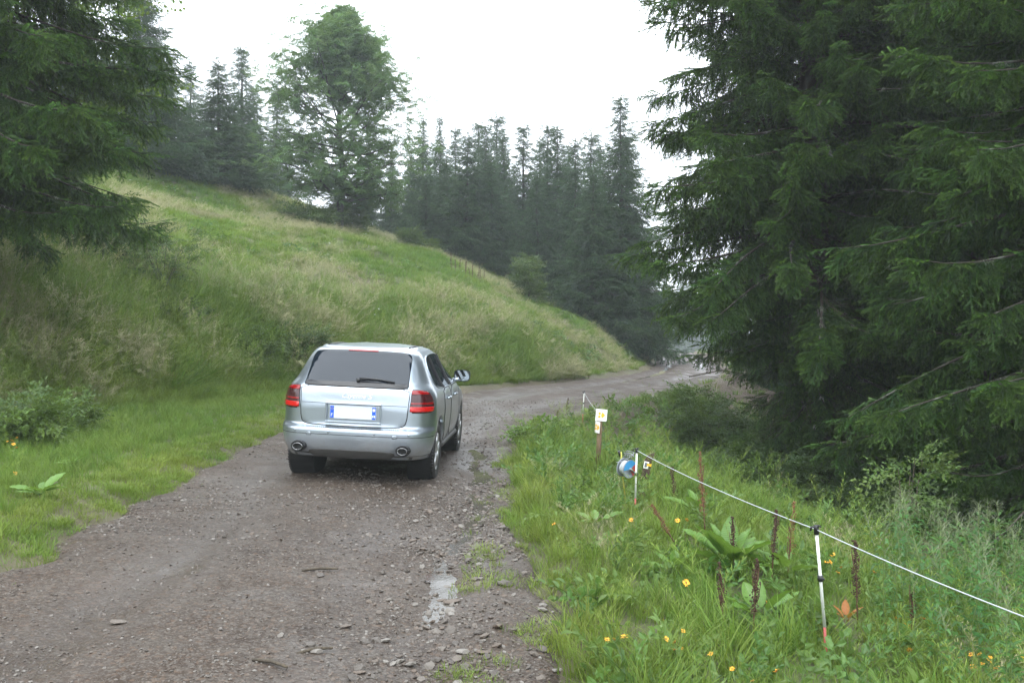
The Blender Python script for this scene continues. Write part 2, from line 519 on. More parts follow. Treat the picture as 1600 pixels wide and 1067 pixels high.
puddle('water', 3.6, 15.5, lambda y: _GX(y) + .40 * fbm(y * 1.1, y * 0 + 3, 3, 41), .19, .0035, 'rainwater trickling along the stony gully')
puddle('water', 4.15, 5.0, lambda y: -.40 + 0 * y, .72, .002, 'shallow rain puddle at the near end of the gully')
puddle('water', 30, 64, lambda y: (_Lx(y) + _Rx(y)) / 2 - .9, .55, -.012, 'rainwater in the left rut at the far bend')
puddle('water', 32, 58, lambda y: (_Lx(y) + _Rx(y)) / 2 + .9, .45, -.02, 'rainwater in the right rut at the far bend')
# ------------------------------------------------------------------ foliage materials
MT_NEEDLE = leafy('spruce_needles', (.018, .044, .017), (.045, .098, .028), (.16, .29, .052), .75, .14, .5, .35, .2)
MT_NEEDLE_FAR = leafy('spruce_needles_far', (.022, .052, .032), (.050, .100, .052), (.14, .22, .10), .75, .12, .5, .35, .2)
MT_BIRCH = leafy('birch_leaves', (.042, .105, .048), (.10, .175, .060), None, 0, .35, .45, .35, .35)
MT_MAPLE = leafy('maple_leaves', (.055, .115, .022), (.13, .20, .035), None, 0, .4, .4, .25, .35)
MT_SHRUB = leafy('shrub_leaves', (.024, .052, .020), (.085, .14, .032), None, 0, .3, .42, .35, .35)
MT_GRASS = leafy('grass_blades', (.060, .145, .022), (.175, .215, .044), (.20, .25, .05), .35, .35, .5, .35, .15)
MT_STRAW = leafy('grass_straw', (.14, .185, .055), (.32, .30, .16), (.38, .34, .21), .6, .3, .6, .3, .2)
MT_HERB = leafy('herb_leaves', (.055, .125, .030), (.115, .185, .045), None, 0, .35, .42, .35, .35)

def bark(name, a, b, scale=9, pale=None):
    m = NT(name); p = m.obj()
    mp = m.n('ShaderNodeMapping', {'Vector': p, 'Scale': (1, 1, .35)}).outputs[0]
    nz = m.noise(scale, 6, .65, mp)
    c = m.ramp(nz, [(.35, a), (.65, b)])
    if pale:
        c = m.mix(m.ramp(m.noise(3.1, 5, .7, m.pos()), [(.54, 0.0), (.62, .7)]), c, pale)
    return m.done(m.pbsdf(c, .85, 0, m.bump(nz, .8, .03)))
MT_BARK = bark('spruce_bark', (.030, .024, .019), (.085, .068, .055), 9, (.085, .085, .07))
MT_LIMB = bark('lichen_limb', (.020, .016, .012), (.055, .042, .032), 12, (.19, .20, .165))
MT_BIRCHBARK = bark('birch_bark', (.022, .019, .016), (.075, .068, .06), 7)
MT_TWIG = bark('brown_twig', (.035, .027, .019), (.09, .07, .045), 14)
MT_UMBEL = leafy('white_umbels', (.50, .50, .44), (.62, .62, .58), None, 0, .3, .7, .1, .1)
MT_LICHEN = leafy('beard_lichen', (.20, .22, .17), (.34, .36, .30), None, 0, .3, .9, .25, .1)

# ------------------------------------------------------------------ spray / blade sources
def needle_spray(L, seed, tw_step=.042, n_step=.0065, nl=.022, nw=.0045, droop=.10):
    r = random.Random(seed); mb = MB()
    def needles(p0, d, ln, tip0, tip1, side):
        n = max(3, int(ln / n_step)); up = Vector((0, 0, 1))
        s = d.cross(up).normalized(); u = s.cross(d).normalized()
        for i in range(n):
            t = (i + r.random()) / n
            q = p0 + d * (ln * t); q.z -= .10 * ln * t * t
            tt = tip0 + (tip1 - tip0) * t
            for k in range(3):
                an = (0.35, math.pi - .35, math.pi / 2)[k] + r.uniform(-.45, .45)
                o = (s * math.cos(an) + u * math.sin(an) * .8 + d * .75).normalized()
                l = nl * r.uniform(.75, 1.15) * (1 - .35 * max(0, t - .85) / .15)
                w = o.cross(d).normalized() * nw * .5
                mb.add([q - w, q + w, q + o * l], [(0, 1, 2)], [tt * .7, tt * .7, tt])
    def ax(t): return Vector((L * t, .03 * L * math.sin(3 * t + seed), -droop * L * t * t))
    for i in range(8):
        a, b = ax(i / 8), ax((i + 1) / 8)
        if i > 0: needles(a, (b - a).normalized(), (b - a).length, max(0, i / 8 - .55), max(0, (i + 1) / 8 - .45), 0)
    mb.tube([ax(i / 6) for i in range(7)], [.004 - .003 * i / 6 for i in range(7)], 3, a=0.0, caps=False)
    t = .10; sd = 1
    while t < .97:
        ln = L * (.50 * (1 - t) ** .75 + .07) * r.uniform(.7, 1.15)
        an = R(r.uniform(38, 58)) * sd
        a = ax(t)
        d = Vector((math.cos(an), math.sin(an), r.uniform(-.55, -.1))).normalized()
        needles(a, d, ln, .0, .9 if r.random() < .75 else .3, sd)
        if ln > .16:
            for q in (.40, .68):
                if r.random() < .8:
                    d2 = Vector((math.cos(an * .35 + r.uniform(-.3, .3)), math.sin(an * .35 + .9 * sd * r.choice((-.4, 1))), r.uniform(-.6, -.15))).normalized()
                    needles(a + d * ln * q, d2, ln * .38 * (1.1 - q * .5), .1, .85, sd)
        sd = -sd; t += tw_step / L * r.uniform(.7, 1.2)
    return mb
def sources():
    near = [needle_spray(.42, 10 + i, .060, .0105, .027, .0135, .12 + .08 * i).mesh('spray', MT_NEEDLE, attr='tip') for i in range(4)]
    protos('spruce_near', near)
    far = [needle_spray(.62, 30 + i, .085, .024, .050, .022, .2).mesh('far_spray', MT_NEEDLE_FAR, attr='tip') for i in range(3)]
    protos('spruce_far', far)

    def leaf(mb, p, d, n, l, w, fold=.15, a=0.0):
        d = d.normalized(); s = d.cross(n)
        s = s.normalized() if s.length > 1e-6 else Vector((1, 0, 0))
        n = s.cross(d)
        b = p + d * l * .5 - n * l * fold * .2
        mb.add([p, p + d * l * .35 + s * w * .5 + n * w * fold, p + d * l * .72 + s * w * .36 + n * w * fold, p + d * l - n * l * .12,
                p + d * l * .72 - s * w * .36 + n * w * fold, p + d * l * .35 - s * w * .5 + n * w * fold, b],
               [(0, 1, 6), (1, 2, 6), (2, 3, 6), (3, 4, 6), (4, 5, 6), (5, 0, 6)], a)
    def leafy_twig(seed, L, nleaf, ll, lw, spread=1.0, droop=.2, mat=MT_SHRUB, sub=3):
        r = random.Random(seed); mb = MB()
        def run(p0, d, ln, n):
            pts = []
            for i in range(5):
                t = i / 4
                q = p0 + d * ln * t; q = q + Vector((0, 0, -droop * ln * t * t)); pts.append(q)
            mb.tube(pts, [.0035, .003, .0025, .002, .001], 3, caps=False)
            for i in range(n):
                t = .15 + .85 * (i + .5) / n
                k = min(3, int(t * 4)); q = pts[k].lerp(pts[k + 1], t * 4 - k)
                an = i * 2.4 + r.uniform(-.5, .5)
                o = (d * .5 + Vector((0, math.cos(an), math.sin(an) * .6)) * spread).normalized()
                o.z -= .25
                nn = Vector((r.uniform(-.5, .5), r.uniform(-.5, .5), 1))
                leaf(mb, q, o, nn, ll * r.uniform(.7, 1.15), lw * r.uniform(.8, 1.1))
            leaf(mb, pts[-1], d + Vector((0, 0, -.2)), Vector((0, 0, 1)), ll, lw)
        run(Vector((0, 0, 0)), Vector((1, 0, 0)), L, nleaf)
        for k in range(sub):
            t = .25 + .5 * k / max(1, sub - 1)
            sd = 1 if k % 2 else -1
            run(Vector((L * t, 0, -droop * L * t * t)), Vector((.75, .65 * sd, r.uniform(-.3, .3))).normalized(), L * .5, max(3, nleaf // 2))
        return mb.mesh('leafy_twig', mat)
    protos('birch', [leafy_twig(50 + i, .62, 14, .085, .062, 1.0, .25, MT_BIRCH, 5) for i in range(3)])
    protos('shrub', [leafy_twig(60 + i, .36, 11, .048, .030, 1.0, .2, MT_SHRUB, 4) for i in range(3)])
    protos('herb', [leafy_twig(66 + i, .22, 8, .055, .030, 1.0, .3, MT_HERB, 3) for i in range(4)])
    # sycamore twigs with five-lobed leaves
    def maple(seed):
        r = random.Random(seed); mb = MB()
        mb.tube([(0, 0, 0), (.2, .01, .01), (.42, 0, -.03)], [.004, .003, .002], 3)
        for i in range(10):
            t = .1 + .9 * i / 9; an = R(62) * (1 if i % 2 else -1) * r.uniform(.6, 1.2)
            pet = Vector((math.cos(an), math.sin(an), r.uniform(-.2, .35))) * r.uniform(.05, .10)
            p0 = Vector((.42 * t, 0, -.03 * t * t)); p1 = p0 + pet
            mb.tube([p0, p1], .0012, 3, caps=False)
            d = Vector((pet.x, pet.y, r.uniform(-.12, -.02))).normalized(); s = d.cross(Vector((r.uniform(-.3, .3), r.uniform(-.3, .3), 1))).normalized(); n = s.cross(d)
            S = r.uniform(.085, .135); v = [p1]
            for q, rad in ((-140, .25), (-105, .62), (-78, .40), (-48, .88), (-24, .52), (0, 1.0), (24, .52), (48, .88), (78, .40), (105, .62), (140, .25)):
                a = R(q); v.append(p1 + (d * (math.cos(a) * rad + .25) + s * math.sin(a) * rad) * S * .62 - n * S * .16 * rad * rad)
            mb.add(v, [(0, k, k + 1) for k in range(1, 11)])
        return mb.mesh('maple_twig', MT_MAPLE)
    protos('maple', [maple(70 + i) for i in range(3)])

    def tuft(seed, n, h0, h1, rad, w, lean, mat, seed_heads=0, curve=.5):
        r = random.Random(seed); mb = MB()
        for i in range(n):
            a = r.uniform(0, 6.283); q = rad * math.sqrt(r.random())
            p = Vector((q * math.cos(a), q * math.sin(a), -.02))
            h = r.uniform(h0, h1); la = a + r.uniform(-1.2, 1.2); ln = h * lean * r.uniform(.2, 1.2)
            d = Vector((math.cos(la), math.sin(la), 0)); s = Vector((-math.sin(la), math.cos(la), 0)) * w * r.uniform(.6, 1.2) * .5
            def pt(t): return p + Vector((0, 0, h * (t - curve * lean * .35 * t * t))) + d * ln * t * t
            v, a_ = [], []
            for t, ww in ((0, .9), (.35, 1), (.7, .7)):
                q_ = pt(t); v += [q_ - s * ww, q_ + s * ww]; a_ += [t, t]
            v.append(pt(1)); a_.append(1)
            mb.add(v, [(0, 1, 3, 2), (2, 3, 5, 4), (4, 5, 6)], a_)
        for i in range(seed_heads):
            a = r.uniform(0, 6.283); q = rad * r.random()
            p = Vector((q * math.cos(a), q * math.sin(a), 0)); h = h1 * r.uniform(1.05, 1.6); la = r.uniform(0, 6.283)
            d = Vector((math.cos(la), math.sin(la), 0)) * h * lean * .6
            pts = [p + Vector((0, 0, h * t)) + d * t * t for t in (0, .33, .66, 1)]
            mb.tube(pts, [.0013, .0012, .0011, .0008], 3, a=[.6, .8, 1, 1], caps=False)
            for k in range(11):           # airy panicle
                t = .70 + .30 * k / 10; q0 = pts[2].lerp(pts[3], (t - .66) / .34)
                for z in range(2):
                    an = r.uniform(0, 6.283); o = Vector((math.cos(an), math.sin(an), .7)) * h * .09 * (1.25 - t) * 3 * r.uniform(.5, 1)
                    w_ = Vector((-math.sin(an), math.cos(an), 0)) * .0028
                    mb.add([q0, q0 + o * .7 - w_, q0 + o, q0 + o * .7 + w_], [(0, 1, 2, 3)], 1.0)
        return mb.mesh('tuft', mat, attr='tip')
    protos('lush', [tuft(80 + i, 30, .12, .34, .09, .0065, .8, MT_GRASS) for i in range(4)] + [tuft(84, 22, .2, .45, .08, .006, .7, MT_GRASS, 2)])
    protos('short', [tuft(90 + i, 34, .03, .11, .10, .0055, .9, MT_GRASS) for i in range(4)])
    protos('fine', [tuft(100 + i, 30, .18, .42, .10, .0042, 1.0, MT_STRAW, 5) for i in range(4)])
    protos('meadow', [tuft(110 + i, 44, .10, .30, .22, .012, .9, MT_GRASS) for i in range(4)])
    protos('meadow_straw', [tuft(120 + i, 40, .16, .40, .22, .010, 1.1, MT_STRAW, 7) for i in range(4)])

    def umbel(seed):
        r = random.Random(seed); mb = MB(); h = r.uniform(.28, .5)
        mb.tube([(0, 0, 0), (.01, 0, h * .6), (0, .01, h)], [.003, .0025, .0015], 3, caps=False, m=0)
        for i in range(12):
            a = r.uniform(0, 6.283); q = .035 * math.sqrt(r.random()); c = Vector((q * math.cos(a), q * math.sin(a), h + .01 * r.random())); w = r.uniform(.006, .011)
            mb.add([c + Vector((w, 0, 0)), c + Vector((0, w, .003)), c - Vector((w, 0, 0)), c - Vector((0, w, -.003))], [(0, 1, 2, 3)], 0.0, 1)
        return mb.mesh('umbel', [MT_HERB, MT_UMBEL])
    protos('umbel', [umbel(150 + i) for i in range(2)])
    def lichen(seed):
        r = random.Random(seed); mb = MB()
        for i in range(26):
            p = Vector((r.uniform(-.06, .06), r.uniform(-.015, .015), r.uniform(-.012, .012))); l = r.uniform(.02, .075)
            a = r.uniform(0, 6.283); q = p + Vector((math.cos(a) * .5, math.sin(a) * .5, -.8)) * l
            w = Vector((math.sin(a), math.cos(a), 0)) * .004
            mb.add([p - w, p + w, q + w * .3, q - w * .3], [(0, 1, 2, 3)])
        return mb.mesh('lichen', MT_LICHEN)
    protos('lichen', [lichen(130 + i) for i in range(2)])
    def deadtwig(seed):
        r = random.Random(seed); mb = MB()
        for i in range(9):
            x = .08 * i; a = r.uniform(-1.2, 1.2)
            l = r.uniform(.15, .4)
            mb.tube([(x, 0, 0), (x + l * .5, l * .5 * math.sin(a), -.1 * l), (x + l * .8, l * math.sin(a), -.35 * l)], [.004, .003, .0015], 3, caps=False)
        return mb.mesh('dead_twig', MT_TWIG)
    protos('deadtwig', [deadtwig(140 + i) for i in range(3)])
sources()

# ------------------------------------------------------------------ trees
def spruce(name, loc, h, rad, seed, label, near=True, hmin=.4, step=.37, group=None, lightness=.3, low=lambda z, c: 1.0, expo=.72, dens=1.0):
    """trunk, whorls of drooping limbs with upturned ends, hanging sprays; loc = foot of trunk"""
    r = random.Random(seed)
    t = empty(name, loc, label=label, cat='spruce tree', group=group)
    tr = MB(); nseg = 14
    tr.tube([(.05 * math.sin(i * .9 + seed) * h / 20, .05 * math.cos(i * 1.1 + seed) * h / 20, -.4 + (h + .4) * i / nseg) for i in range(nseg + 1)],
            [max(.012, h * .0145 * (1 - i / nseg) ** .9 + (.05 * h / 20 if i == 0 else 0)) for i in range(nseg + 1)], 12 if near else 7)
    tr.build('trunk', MT_BARK, t, smooth=True)
    lb = MB(); P, RO, SC, TI = [], [], [], []; LP, LR, LS = [], [], []; DP, DR, DS = [], [], []
    z = hmin
    unit = .42 if near else .62
    while z < h * .985:
        fr = z / h
        Rz = rad * (1 - fr) ** expo * (1.0 if fr > .12 else .82 + 1.5 * fr)
        n = (9 if near else 7) if fr < .8 else 6
        a0 = r.uniform(0, 6.283)
        for k in range(n):
            az = a0 + 6.283 * k / n + r.uniform(-.35, .35)
            L = max(.18, Rz * r.uniform(.68, 1.12))
            el = R(-14 + 46 * fr ** 1.3 + r.uniform(-9, 9))
            droop = (.24 - .16 * fr) * r.uniform(.5, 1.3)
            up = .13 * r.uniform(.4, 1.5)
            zz = z + r.uniform(-.5, .5) * step
            ca, sa = math.cos(az), math.sin(az)
            wob, wph = r.uniform(.01, .045), r.uniform(0, 6)
            L *= low(zz, ca)
            if zz > h: continue
            ca, sa = math.cos(az), math.sin(az)
            def pt(s): 
                rr = L * s
                wv = wob * L * math.sin(s * 4.2 + wph)
                return Vector((ca * rr - sa * wv, sa * rr + ca * wv, zz + .5 * wob * L * math.sin(s * 6 + wph * 2) + rr * math.tan(el) - droop * L * s * s + up * L * s ** 4))
            m = 8 if near else 4
            lb.tube([pt(i / m) for i in range(m + 1)], [(.007 + .0095 * L) * (1 - i / m * .88) for i in range(m + 1)], 5 if near else 3, caps=False)
            # sprays along the limb
            s = (.15 if near else .12) + r.uniform(0, .08); sd = 1
            ds = unit * (.20 if near else .38) / max(L, .3) / dens
            while s < 1.0:
                p = pt(s); q = pt(min(1, s + .03)) - pt(s - .03)
                pit = math.atan2(-q.z, math.hypot(q.x, q.y))
                for rep in range(2 if near else 2):
                    sd = -sd
                    sc = min(1.35, (.45 + 1.1 * (1 - s)) * (L / 2.4 if near else L / 1.8) + .36) * r.uniform(.7, 1.2)
                    if near and s < .3 and r.random() < .3: continue
                    hang = r.uniform(.45, 1.25) if r.random() < .68 else r.uniform(-.1, .4)
                    aa = az + sd * R(r.uniform(28, 72)) * (1 - .5 * max(0, s - .7) / .3)
                    P.append(p + Vector((0, 0, r.uniform(-.03, .01)))); RO.append((r.uniform(-.9, .9), hang + pit * .4, aa)); SC.append(sc)
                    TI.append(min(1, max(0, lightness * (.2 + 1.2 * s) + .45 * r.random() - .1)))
                if near and r.random() < .6 and s < .92:      # hanging curtain
                    P.append(p); RO.append((r.uniform(-1, 1), r.uniform(1.0, 1.4), az + r.uniform(-1.4, 1.4))); SC.append(r.uniform(.6, 1.15)); TI.append(lightness * r.random())
                s += ds
            for e in range(2):
                p = pt(1.0 - .06 * e); P.append(p); RO.append((r.uniform(-.3, .3), r.uniform(-.35, .15), az + r.uniform(-.25, .25)))
                SC.append(min(1.0, .35 + .25 * L) * r.uniform(.8, 1.1)); TI.append(min(1, .35 + lightness))
            if near:
                for e in range(int(L * 4.5)):
                    s = r.uniform(.08, .72)
                    if r.random() < .6: LP.append(pt(s) + Vector((0, 0, .01))); LR.append((0, 0, az)); LS.append(r.uniform(.7, 1.7))
                for e in range(int(L * 1.5)):
                    s = r.uniform(.05, .45); DP.append(pt(s)); DR.append((r.uniform(-.6, .6), r.uniform(.1, .9), az + r.choice((-1, 1)) * r.uniform(.4, 1.2))); DS.append(r.uniform(.6, 1.3))
        z += step * (.75 + .5 * r.random()) * (1 if fr < .75 else .7)
    for e in range(5):
        P.append((0, 0, h - .3 * e * unit)); RO.append((0, R(-78 + e * 6), r.uniform(0, 6))); SC.append(.55); TI.append(.6)
    lb.build('limbs', MT_LIMB if near else MT_BARK, t, smooth=True, fix=False, kind='stuff')
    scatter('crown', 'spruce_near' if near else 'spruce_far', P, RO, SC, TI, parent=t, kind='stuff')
    if near:
        scatter('lichen', 'lichen', LP, LR, LS, [r.random() for _ in LP], parent=t, kind='stuff')
        scatter('dead_twigs', 'deadtwig', DP, DR, DS, parent=t, kind='stuff')
    return t
def on_ground(x, y, dz=0.0): return (x, y, float(ground_z(np.array([x]), np.array([y]))[0]) + dz)

spruce('spruce_tree', on_ground(6.2, 18.6), 25, 4.05, 1, 'huge dark spruce over the track bend, its left branch tips against the white sky', hmin=.9, lightness=.28, expo=.45, low=lambda z, c: 1 - (.60 if c < .35 else .1) * (1 - float(sstep(2.6, 4.4, z))))
spruce('spruce_tree', on_ground(8.7, 12.6), 23, 4.2, 2, 'tall spruce at the right edge with pale green tipped branches hanging towards the fence', hmin=.9, lightness=.42)
spruce('spruce_tree', on_ground(11.0, 21.5), 25, 4.6, 3, 'dark spruce standing behind the two tall spruces right of the fence', hmin=.8, step=.5, lightness=.15)
spruce('spruce_tree', on_ground(10.9, 28.5), 21, 4.2, 4, 'dark spruce beside the outside of the track bend, behind the huge overhanging spruce', hmin=.5, step=.46, lightness=.2, low=lambda z, c: 1 - (.55 if c < .35 else .1) * (1 - float(sstep(2.2, 4.2, z))))
spruce('spruce_tree', on_ground(-9.7, 15.4), 22, 4.5, 5, 'big spruce on the bank at the left edge with branches hanging over the grass', hmin=2.9, lightness=.4, low=lambda z, c: .86 + .14 * float(sstep(3.4, 5.5, z)))

# spruces further off: three kinds built once, the rest copied
far_kinds = []
for i, (hh, rr) in enumerate(((9.0, 2.5), (12.0, 2.75), (9.0, 1.75))):
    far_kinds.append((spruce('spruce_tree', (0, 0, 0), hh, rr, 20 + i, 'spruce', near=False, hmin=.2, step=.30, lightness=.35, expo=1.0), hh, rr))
_used = [False] * 3
def far_spruce(px, top, Y, kind, label, group, wide=1.0, sink=0.0):
    src, hh, rr = far_kinds[kind]
    x = at(px, Y); z0 = on_ground(x, Y)[2] - sink
    h = zat(top, Y) - z0
    o = src if not _used[kind] else copy_tree(src)
    _used[kind] = True
    o.location = (x, Y, z0)
    s = h / hh
    wide *= random.uniform(1.12, 1.5); o.scale = (s * wide, s * wide * random.uniform(.9, 1.1), s)
    o.rotation_euler = (R(random.uniform(-1.5, 1.5)), R(random.uniform(-1.5, 1.5)), random.uniform(0, 6.28))
    o['label'] = label; o['group'] = group
    return o
ORD = 'first second third fourth fifth sixth seventh eighth ninth tenth eleventh twelfth thirteenth fourteenth fifteenth sixteenth seventeenth eighteenth nineteenth twentieth twenty-first twenty-second twenty-third'.split()
G1 = 'spruces in the wood behind the hill'
for _oi, (px, top, Y, k, w) in enumerate(sorted(((728, 208, 52, 0, 1.15), (817, 196, 55, 2, 1.15), (897, 216, 50.5, 0, .95), (868, 197, 54, 1, .95),
                         (850, 193, 58, 2, 1.0), (744, 189, 68, 2, 1.0), (758, 195, 62, 1, .9), (710, 198, 66, 2, 1.0), (686, 180, 60, 1, .85), (659, 182, 57, 1, .9),
                         (791, 207, 60, 1, .9), (922, 206, 57, 2, 1.1), (779, 178, 70, 2, .95), (838, 215, 66, 1, 1.0), (880, 225, 66, 1, 1.1), (700, 250, 54, 0, 1.0), (770, 250, 52, 0, 1.1),
                         (840, 270, 50, 0, 1.0), (640, 230, 62, 1, .95), (610, 240, 60, 1, .9), (940, 230, 64, 1, 1.1), (575, 235, 62, 2, 1.0), (665, 275, 53, 0, .9)))):
    far_spruce(px, top, Y, k, 'misty green spruce in the wood behind the grassy hill, %s tree from the left there' % ORD[_oi], G1, w)
far_spruce(972, 150, 47.5, 1, 'tall dark spruce left of the track bend, highest of the wood', 'spruces beside the track bend', 1.05)
far_spruce(928, 262, 45.5, 0, 'bushy dark spruce at the foot of the hill beside the light sapling', 'spruces beside the track bend', 1.05)
far_spruce(982, 208, 54, 2, 'dark spruce at the gap where the track disappears', 'spruces beside the track bend', 1.1)
G2 = 'spruces on the hill top'
far_spruce(342, 92, 47, 0, 'broad bushy spruce alone on the hill top left of the birch', G2, 1.55)
far_spruce(380, 74, 56, 2, 'slim tall spruce just right of the broad bushy hill top spruce', G2, 1.05)
far_spruce(399, 135, 58, 2, 'short slim spruce between the hill top group and the birch', G2, 1.2)
far_spruce(301, 98, 57, 2, 'slim spruce just left of the broad bushy hill top spruce', G2, 1.1)
far_spruce(268, 100, 60, 2, 'faint slim spruce beside the big spruce at the left', G2, 1.2)
far_spruce(431, 138, 70, 2, 'faint misty spruce peeping out left of the birch crown', G2, 1.3)
far_spruce(222, -70, 42, 1, 'tall dark spruce rising behind the near left spruce', G2, 1.0)
far_spruce(120, -40, 44, 1, 'spruce mostly hidden behind the near left spruce', G2, 1.0)
G3 = 'fog grey spruces down the valley'
for _oi, (px, top, Y, w) in enumerate(sorted(((1012, 440, 190, .8), (1026, 455, 240, .7), (1038, 430, 210, .6), (1049, 450, 280, .7), (1060, 425, 185, .6), (1072, 440, 250, .7), (1084, 420, 200, .65), (1098, 440, 290, .7), (1110, 425, 220, .65), (1126, 440, 260, .7), (1140, 430, 195, .7), (1156, 440, 240, .7)))):
    far_spruce(px, top, Y, 1, 'fog grey spruce in the valley beyond the bend, %s from the left' % ORD[_oi], G3, w)
G4 = 'spruces in the dark wood on the right'
for x, y, k, s in ((15.5, 17.5, 1, 1.7), (14.0, 26.5, 1, 1.8), (18.5, 23, 1, 1.8), (12.8, 33.5, 1, 1.6), (18.0, 32, 1, 1.8), (17.5, 41, 1, 1.7), (23, 28, 1, 1.9), (22, 37, 1, 1.8), (14.5, 11.5, 1, 1.7), (18.5, 14.5, 1, 1.7)):
    o = copy_tree(far_kinds[k][0]); o.location = on_ground(x, y); o.scale = (s, s, s * 1.05); o.rotation_euler = (0, 0, random.uniform(0, 6))
    o['label'] = 'shaded spruce deep in the dark wood on the right'; o['group'] = G4

def branch_tree(name, loc, h, label, cat, seed, crown, key, leaf_scale, trunk_r, mat, n_limb=34, z0=.18, tint=(.1, .9), nclump=26, lean=0.0, group=None, steep=(35, 65), trunk_name='trunk', low_el=None):
    """crown(fr) -> (radius, offset x, offset y) at height fraction; limbs rise and fork, leaf twigs along forks"""
    r = random.Random(seed)
    t = empty(name, loc, label=label, cat=cat, group=group)
    wood = MB(); tr = MB()
    axis_ = [Vector((lean * h * (i / 10) + .012 * h * math.sin(i * 1.3 + seed), .01 * h * math.sin(i + seed * 2), h * i / 10 - (.15 if i == 0 else 0))) for i in range(11)]
    tr.tube(axis_, [trunk_r * (1.25 if i == 0 else 1) * (1 - i / 10.6) + .006 for i in range(11)], 10)
    tr.build(trunk_name, mat, t, smooth=True)
    P, RO, SC, TI = [], [], [], []
    for k in range(n_limb):
        fr = z0 + (.97 - z0) * (k + r.random()) / n_limb
        i = min(9, int(fr * 10)); b = axis_[i].lerp(axis_[i + 1], fr * 10 - i)
        rr, ox, oy = crown(min(1, fr + .08))
        az = k * 2.399 + r.uniform(-.5, .5); kf = float(sstep(.14, .55, fr)) if low_el else 1.0
        lo_ = low_el or steep
        el = R(r.uniform(lo_[0] + (steep[0] - lo_[0]) * kf, lo_[1] + (steep[1] - lo_[1]) * kf))
        L = max(.2, rr * r.uniform(.72, 1.15))
        e = b + Vector((math.cos(az) * L + ox, math.sin(az) * L + oy, L * math.tan(el) * .55))
        pts = [b, b.lerp(e, .35) + Vector((0, 0, -.02 * L)), b.lerp(e, .7) + Vector((0, 0, .05 * L)), e]
        r0 = trunk_r * .42 * (1 - fr) + .008
        wood.tube(pts, [r0, r0 * .7, r0 * .45, r0 * .15], 5, caps=False)
        for q in range(nclump):
            s = r.uniform(.22, 1.0) ** .8; j = min(2, int(s * 3)); c = pts[j].lerp(pts[j + 1], s * 3 - j)
            spread = .34 * L * (.5 + .5 * s) + .12
            d = Vector((r.gauss(0, 1), r.gauss(0, 1), r.gauss(0, 1.05))) * spread * .5
            if q % 3 == 0: wood.tube([c, c + d * .6 + Vector((0, 0, .02)), c + d], [r0 * .22 + .002, r0 * .15 + .001, .001], 3, caps=False)
            for u in range(3 if key == 'birch' else 2):
                P.append(c + d * (1 - .35 * u)); RO.append((r.uniform(-.6, .6), r.uniform(-.7, .6), math.atan2(d.y, d.x) + r.uniform(-1.1, 1.1))); SC.append(leaf_scale * r.uniform(.7, 1.25))
                TI.append(tint[0] + (tint[1] - tint[0]) * min(1, max(0, .3 + .35 * s + r.gauss(0, .22))))
    wood.build('limbs', mat, t, smooth=True, fix=False, kind='stuff')
    scatter('crown', key, P, RO, SC, TI, parent=t, kind='stuff')
    return t
bx = at(533, 44.0); bl = on_ground(bx, 44.0)
bh = zat(16, 44.0) - bl[2]
def birch_crown(fr):
    w = np.interp(fr, [.1, .2, .28, .40, .53, .64, .72, .86, 1.0], [2.2, 2.8, 3.5, 4.0, 4.0, 3.1, 2.3, 1.6, .45])
    return w * .92, .35 * math.sin(fr * 9), 0
branch_tree('birch_tree', bl, bh, 'leafy broadleaf tree with dark trunk alone on the grassy hill', 'tree', 11, birch_crown, 'birch', .74, .19, MT_BIRCHBARK, n_limb=88, z0=.13, nclump=27, tint=(.1, 1), lean=-.004, low_el=(-14, 14))
# sycamore saplings behind the left spruce
sy = on_ground(at(40, 19.6), 19.6)
branch_tree('sycamore_tree', sy, 6.9, 'young bright green sycamore with lobed leaves behind the left spruce', 'tree', 12, lambda f: (2.1 * (1 - abs(f - .6) * .8), 1.35, -.6), 'maple', 1.0, .07, MT_TWIG, n_limb=26, z0=.3, nclump=12, tint=(.1, 1))
# ------------------------------------------------------------------ shrubs
def shrub(x, y, h, w, seed, label, key='shrub', sc=1.0, tint=(0, .6), n=9, cl=16, dz=0.0, group=None, name='shrub', steep=(35, 80)):
    r = random.Random(seed)
    t = empty(name, on_ground(x, y, dz), label=label, cat='shrub', group=group)
    wood = MB(); P, RO, SC, TI = [], [], [], []
    for k in range(n):
        az = 6.283 * k / n + r.uniform(-.4, .4); q = w * r.uniform(.25, 1.0); hh = h * r.uniform(.55, 1.05) * (1 - .35 * q / w)
        e = Vector((math.cos(az) * q, math.sin(az) * q, hh)); b = Vector((math.cos(az) * .06, math.sin(az) * .06, -.05))
        mid = b.lerp(e, .5) + Vector((0, 0, .15 * h))
        wood.tube([b, mid, e], [.012, .008, .003], 4, caps=False)
        for j in range(cl):
            s = r.uniform(.15, 1); p = b * (1 - s) ** 2 + mid * 2 * s * (1 - s) + e * s * s
            p = p + Vector((r.gauss(0, .13), r.gauss(0, .13), r.gauss(0, .10))) * w
            P.append(p); RO.append((r.uniform(-.6, .6), r.uniform(-.9, .4), az + r.uniform(-1.4, 1.4))); SC.append(sc * r.uniform(.7, 1.25))
            TI.append(tint[0] + (tint[1] - tint[0]) * min(1, max(0, s * .7 + r.gauss(.1, .2))))
    wood.build('stems', MT_TWIG, t, fix=False, kind='stuff')
    scatter('foliage', key, P, RO, SC, TI, parent=t, kind='stuff')
    return t
GB = 'dark bushes under the left spruce'
